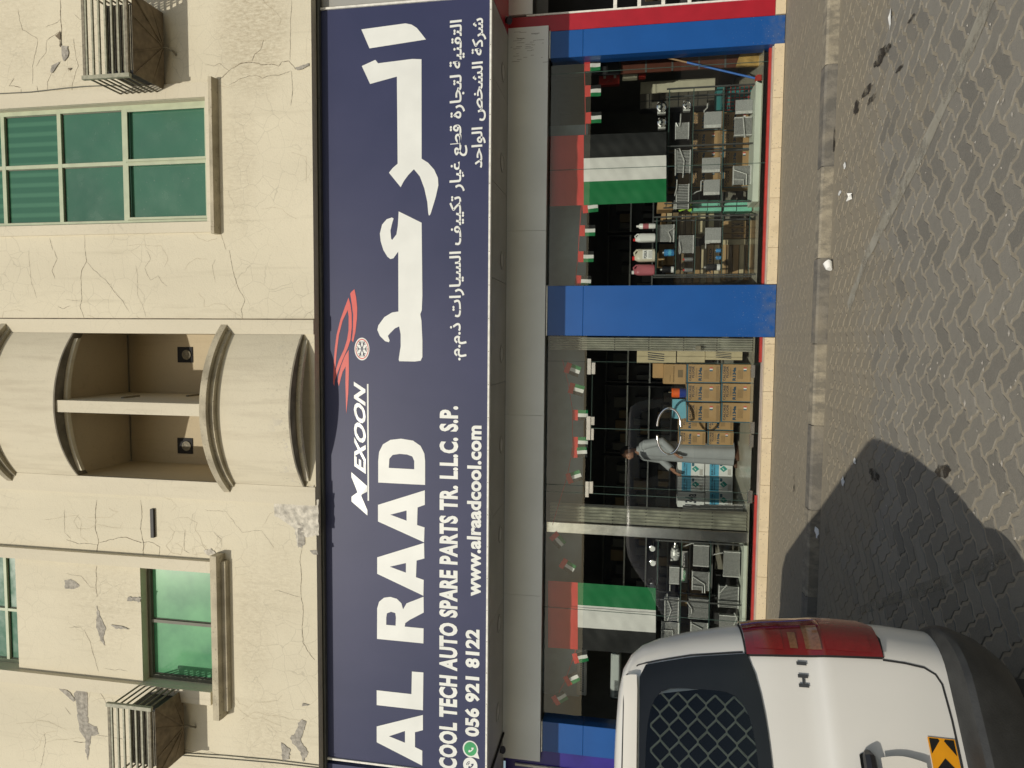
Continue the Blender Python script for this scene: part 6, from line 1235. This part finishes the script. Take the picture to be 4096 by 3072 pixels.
# height: half width, rear offset, corner radius, front extent
VT = [(.62, .895, .0, .20, 4.95), (.80, .905, -.012, .20, 5.0), (1.00, .905, -.014, .20, 5.0), (1.085, .903, -.010, .20, 4.95), (1.12, .900, .004, .20, 4.85), (1.30, .880, .020, .20, 4.6), (1.45, .857, .048, .20, 4.2), (1.60, .828, .082, .20, 3.95), (1.72, .795, .112, .19, 3.75), (1.80, .760, .135, .19, 3.6), (1.85, .715, .152, .19, 3.5), (1.885, .655, .175, .19, 3.4), (1.905, .56, .215, .19, 3.3), (1.915, .40, .30, .18, 3.1)]
def ringpt(t, h, tab=VT):
    w_, r_, c_, fr = lerp_tab(tab, h); sg_ = 1 if t >= 0 else -1; t = abs(t); a = w_-c_
    if t <= a: x, y = t, 0
    elif t <= a+c_*math.pi/2: th = (t-a)/c_; x, y = a+c_*math.sin(th), c_*(1-math.cos(th))
    else: x, y = w_, c_+(t-a-c_*math.pi/2)
    return VO+Rt*(sg_*x)+Fd*(y+r_+.045*(x/.9)**2)+Vector((0, 0, h))
def surf(t, h, off=0.0, tab=VT):
    p = ringpt(t, h, tab)
    if off:
        a = ringpt(t+.004, h, tab)-ringpt(t-.004, h, tab); c = ringpt(t, h+.004, tab)-ringpt(t, h-.004, tab); nrm = a.cross(c).normalized()
        p = p+nrm*off
    return p
def ringloop(h, tab=VT, n_r=9, n_c=9, n_s=8):
    w_, r_, c_, fr = lerp_tab(tab, h); a = w_-c_; L = c_*math.pi/2; ts = [a*i/n_r for i in range(n_r)]+[a+L*i/n_c for i in range(n_c)]+[a+L+(fr-.5-c_)*i/n_s for i in range(n_s+1)]
    R_ = [ringpt(t, h, tab) for t in ts]; last = ringpt(ts[-1], h, tab)
    fx = [(w_, 0), (w_-.08, .22), (w_-.3, .42), (w_*.3, .5)]
    for x, y in fx[1:]: R_.append(last-Rt*(w_-x)+Fd*y)
    Lf = []
    for p in R_[1:][::-1]: d = p-VO; Lf.append(p-Rt*(2*d.dot(Rt)))
    return R_+Lf
def loft(hs, name, m, tab=VT, parent=van, cap_top=True, skip=None):
    q = MB(); loops = [ringloop(h, tab) for h in hs]; n = len(loops[0]); vs = [v for l in loops for v in l]; fs = []
    for j in range(len(hs)-1):
        for i in range(n):
            if skip and skip(i, n, (hs[j]+hs[j+1])/2): continue
            fs.append((j*n+i, j*n+(i+1) % n, (j+1)*n+(i+1) % n, (j+1)*n+i))
    q.add(vs, fs)
    if cap_top: q.add(loops[-1], [tuple(range(n))])
    q.add(loops[0], [tuple(range(n))[::-1]]); return q.build(name, m, parent, smooth=True)
hs = [.62, .66, .72, .80, .90, 1.0, 1.05, 1.085, 1.10, 1.12, 1.18, 1.24, 1.30, 1.36, 1.45, 1.52, 1.60, 1.66, 1.72, 1.76, 1.80, 1.83, 1.85, 1.87, 1.885, 1.897, 1.905, 1.911, 1.915]
# rear window opening left free: faces whose lateral index lies in the first straight steps
body_v = loft(hs, 'body', 'van_white', skip=lambda i, n, h: 1.36 < h < 1.80 and (i < 8 or i >= n-8))
BT = [(.34, .80, .06, .26, 4.9), (.37, .85, .0, .28, 5.0), (.46, .893, -.062, .28, 5.05), (.56, .917, -.105, .28, 5.05), (.585, .918, -.110, .28, 5.05), (.605, .912, -.095, .27, 5.05), (.622, .903, -.02, .22, 5.0), (.632, .893, .015, .20, 4.95)]
loft([.34, .37, .40, .43, .46, .50, .53, .56, .585, .595, .605, .614, .622, .632], 'bumper', 'bumper_shade_grey', BT)  # shade lying on the bumper is put into its near-black plastic colour
def vpatch(name, m, h0, h1, tL, tR, off, nh=10, nt=14, parent=None, tab=VT):
    q = MB(); vs = []
    for j in range(nh+1):
        h = h0+(h1-h0)*j/nh; a, c = tL(h), tR(h)
        for i in range(nt+1): vs.append(surf(a+(c-a)*i/nt, h, off, tab))
    q.add(vs, [(j*(nt+1)+i, j*(nt+1)+i+1, (j+1)*(nt+1)+i+1, (j+1)*(nt+1)+i) for j in range(nh) for i in range(nt)]); return q.build(name, m, parent or van, smooth=True, fixn=False)
def vribbon(pts, wd, off=.0015, m='groove', name='panel_gap', parent=body_v, tab=VT):
    q = MB(); vs = []; P2 = []
    for a, c in zip(pts, pts[1:]):
        n_ = max(1, int(math.hypot(c[0]-a[0], c[1]-a[1])/.03)); P2 += [(a[0]+(c[0]-a[0])*i/n_, a[1]+(c[1]-a[1])*i/n_) for i in range(n_)]
    P2.append(pts[-1])
    for i, p in enumerate(P2):
        a, c = P2[max(0, i-1)], P2[min(len(P2)-1, i+1)]; d = Vector((c[0]-a[0], c[1]-a[1])).normalized(); nn = Vector((-d.y, d.x))*wd/2
        vs += [surf(p[0]+nn.x, p[1]+nn.y, off, tab), surf(p[0]-nn.x, p[1]-nn.y, off, tab)]
    q.add(vs, [(2*i, 2*i+1, 2*i+3, 2*i+2) for i in range(len(P2)-1)]); return q.build(name, m, parent, smooth=True, fixn=False)
# tailgate glass: black border with a rounded clear opening
def outer_b(th):
    c_, s_ = math.cos(th), math.sin(th); hc_, H_ = 1.565, .245; k = 1e9
    for it in range(1):
        # rectangle-like with sides leaning in towards the top and a curved lower edge
        lo, hi = 0, 1.2
        for _ in range(24):
            m_ = (lo+hi)/2; x, h = c_*m_, hc_+s_*m_; side = lerp_tab([(1.30, .690), (1.36, .715), (1.59, .690), (1.81, .645)], h)[0]; bot = 1.312+.055*(abs(x)/.7)**4; ins = abs(x) < side and bot < h < 1.812
            lo, hi = (m_, hi) if ins else (lo, m_)
    return c_*lo, hc_+s_*lo
def inner_b(th):
    c_, s_ = math.cos(th), math.sin(th); a, b_ = .562, .213; n_ = 5.0; r_ = (abs(c_/a)**n_+abs(s_/b_)**n_)**(-1/n_); return c_*r_, 1.575+s_*r_
q = MB(); N = 96; vs = []
for i in range(N):
    th = 2*math.pi*i/N; ox, oh = outer_b(th); ix, ih = inner_b(th)
    for k in range(5): vs.append(surf(ox+(ix-ox)*k/4, oh+(ih-oh)*k/4, .007))
q.add(vs, [(i*5+k, ((i+1) % N)*5+k, ((i+1) % N)*5+k+1, i*5+k+1) for i in range(N) for k in range(4)]); tg = q.build('window_border', 'trim_black', van, smooth=True, fixn=False)
q = MB(); vs = [surf(0, 1.575, .006)]; K = 6
for k in range(1, K+1):
    for i in range(N): ix, ih = inner_b(2*math.pi*i/N); vs.append(surf(ix*k/K, 1.575+(ih-1.575)*k/K, .006))
q.add(vs, [(0, 1+i, 1+(i+1) % N) for i in range(N)]+[(1+(k-1)*N+i, 1+k*N+i, 1+k*N+(i+1) % N, 1+(k-1)*N+(i+1) % N) for k in range(1, K) for i in range(N)]); q.build('rear_window', 'van_glass', van, smooth=True, fixn=False)
# diamond guard behind the glass
q = MB(); pw, ph_ = .092, .074
def strand(h0, sgn_):
    run = []
    for i in range(-13, 14):
        x0_ = i*pw/2; hh = h0+(ph_/4 if i % 2 == 0 else -ph_/4)*sgn_*2*.5
        run += [(x0_-.0055, hh), (x0_+.0055, hh)]
    seg = []
    for p in run+[None]:
        if p is not None and abs(p[0]) < .555 and 1.362 < p[1] < 1.785: seg.append(p)
        else:
            if len(seg) > 1: q.tube([surf(a_, b_, -.018) for a_, b_ in seg], .0045, 5)
            seg = []
for k in range(13): strand(1.345+ph_*k*.5, 1 if k % 2 == 0 else -1)
q.build('window_guard', 'grille_gold', van, smooth=True)
def vbox(name, m, x0, x1, y0, y1, h0, h1):
    q = MB(); c_ = [VO+Rt*x+Fd*y+Vector((0, 0, h)) for h in (h0, h1) for x, y in ((x0, y0), (x1, y0), (x1, y1), (x0, y1))]; q.add(c_, [(0, 3, 2, 1), (4, 5, 6, 7), (0, 1, 5, 4), (1, 2, 6, 5), (2, 3, 7, 6), (3, 0, 4, 7)]); return q.build(name, m, van)
vbox('interior_dark_sheet', 'trim_black', -.7, .7, 1.2, 1.24, .7, 1.8)  # black sheet added to stand in for the dark inside of the van
# tail light wrapping round the corner
tin = lambda h: lerp_tab([(.80, .735), (.87, .733), (1.1, .722), (1.365, .708), (1.40, .71)], h)[0]
tout = lambda h: lerp_tab([(.82, .76), (.845, .86), (.88, .91), (.95, .955), (1.1, 1.0), (1.25, 1.0), (1.33, .985), (1.385, .975)], h)[0]
def side(sg_):
    tl = vpatch('tail_light', 'lens_red', .86, 1.375, (lambda h: tin(h)) if sg_ > 0 else (lambda h: -tout(h)), (lambda h: tout(h)) if sg_ > 0 else (lambda h: -tin(h)), .014, 18, 12)
    f = lambda a: ((lambda h: a[0]) if sg_ > 0 else (lambda h: -a[1]), (lambda h: a[1]) if sg_ > 0 else (lambda h: -a[0]))
    l_, r_ = f((.742, .86)); vpatch('reversing_lens', 'lens_amber', 1.085, 1.145, l_, r_, .0165, 4, 8, tl); l_, r_ = f((.742, .815)); vpatch('indicator_lens', 'lens_amber', 1.175, 1.205, l_, r_, .0165, 3, 6, tl)
    l_, r_ = f((.745, .93)); vpatch('brake_lens', 'lens_red2', .90, 1.07, l_, r_, .0155, 6, 8, tl); l_, r_ = f((.735, .93)); vpatch('upper_lens', 'lens_red2', 1.23, 1.34, l_, r_, .0155, 6, 8, tl)
    vribbon([(sg_*tin(h), h) for h in (.86, .95, 1.05, 1.15, 1.25, 1.375)], .010, .0035, name='lamp_gap'); vribbon([(sg_*.708, 1.379), (sg_*.85, 1.382), (sg_*.97, 1.383)], .008, .0035, name='lamp_gap')
    vribbon([(sg_*.733, .858), (sg_*.82, .850), (sg_*.88, .872), (sg_*.93, .92)], .008, .0035, name='lamp_gap')
side(1); side(-1)
for sg_ in (1, -1):
    vribbon([(sg_*.727, .86), (sg_*.722, .78), (sg_*.712, .71), (sg_*.69, .672), (sg_*.655, .655), (sg_*.53, .648), (0, .648)], .008)
    vribbon([(sg_*.722, 1.39), (sg_*.700, 1.60), (sg_*.655, 1.82), (sg_*.62, 1.868), (sg_*.5, 1.879), (0, 1.881)], .007)
# white lip above the glass (spoiler) and badge
vpatch('spoiler', 'van_white2', 1.818, 1.868, lambda h: -.60, lambda h: .60, .020, 4, 20)
q = MB(); vs, fs = text_pts('H1', .045, 0, 1.55); ax, bx_ = min(v.x for v in vs), max(v.x for v in vs); ay, by_ = min(v.y for v in vs), max(v.y for v in vs)
q.add([surf(.598+(v.x-ax)/(bx_-ax)*.098, 1.150+(v.y-ay)/(by_-ay)*.038, .006) for v in vs], fs); q.build('model_badge', 'badge_grey', van, fixn=False)
# door handle, plate garnish and chevron sticker
dh = vpatch('handle_recess', 'trim_black', .948, 1.004, lambda h: -.1, lambda h: .375+.012*math.cos((h-.976)*50), .004, 6, 10); q = MB(); q.tube([surf(.385, .976, .005), surf(.372, .976, .022), surf(.30, .976, .030), surf(-.05, .976, .030)], [.014, .022, .024, .024], 8); q.build('door_handle', 'black_plastic', van, smooth=True)
vpatch('plate_garnish', 'van_white2', .78, .935, lambda h: -.39, lambda h: .385-.8*abs(h-.86)**1.6, .022, 8, 16)
vpatch('number_plate', 'lettering_white', .80, .90, lambda h: -.26, lambda h: .20, .028, 3, 6)
st = vpatch('chevron_sticker', 'chevron_yellow', .655, .752, lambda h: .13, lambda h: .462, .004, 3, 10)
q = MB()
def vp(pts, off): q.add([surf(a, c, off) for a, c in pts], [tuple(range(len(pts)))])
hm, ht, hb = .7035, .747, .660
vp([(.458, ht), (.458, hm+.012), (.452, hm+.008), (.406, ht)], .0052); vp([(.458, hb), (.406, hb), (.452, hm-.008), (.458, hm-.012)], .0052)
for x_ in (.40, .29): vp([(x_-.005, hm), (x_-.052, ht), (x_-.108, ht), (x_-.06, hm)], .0052); vp([(x_-.005, hm), (x_-.06, hm), (x_-.108, hb), (x_-.052, hb)], .0052)
q.build('chevrons', 'trim_black', st, fixn=False)
# side windows, wheels, plate strip
for sg_ in (1, -1):
    for a, c in ((1.25, 2.35), (2.45, 3.3)): vpatch('side_window', 'trim_black', 1.25, 1.68, (lambda h, a=a, c=c: a if sg_ > 0 else -c), (lambda h, a=a, c=c: c if sg_ > 0 else -a), .004, 4, 6)
    for yy in (1.05, 4.15):
        c_ = VO+Rt*(sg_*.86)+Fd*yy+Vector((0, 0, .335)); q = MB(); q.lathe(c_, Rt*sg_, [(-.20, .30), (-.19, .335), (-.02, .335), (0, .30), (-.01, .2), (-.03, .19)], 28); wq = q.build('wheel', 'tyre', van, smooth=True); q = MB(); q.lathe(c_, Rt*sg_, [(-.035, .195), (-.012, .19), (-.03, .12), (.0, .05)], 20); q.build('rim', 'alu', wq, smooth=True)
vbox('underbody', 'unit_black', -.74, .74, .25, 4.6, .22, .62)
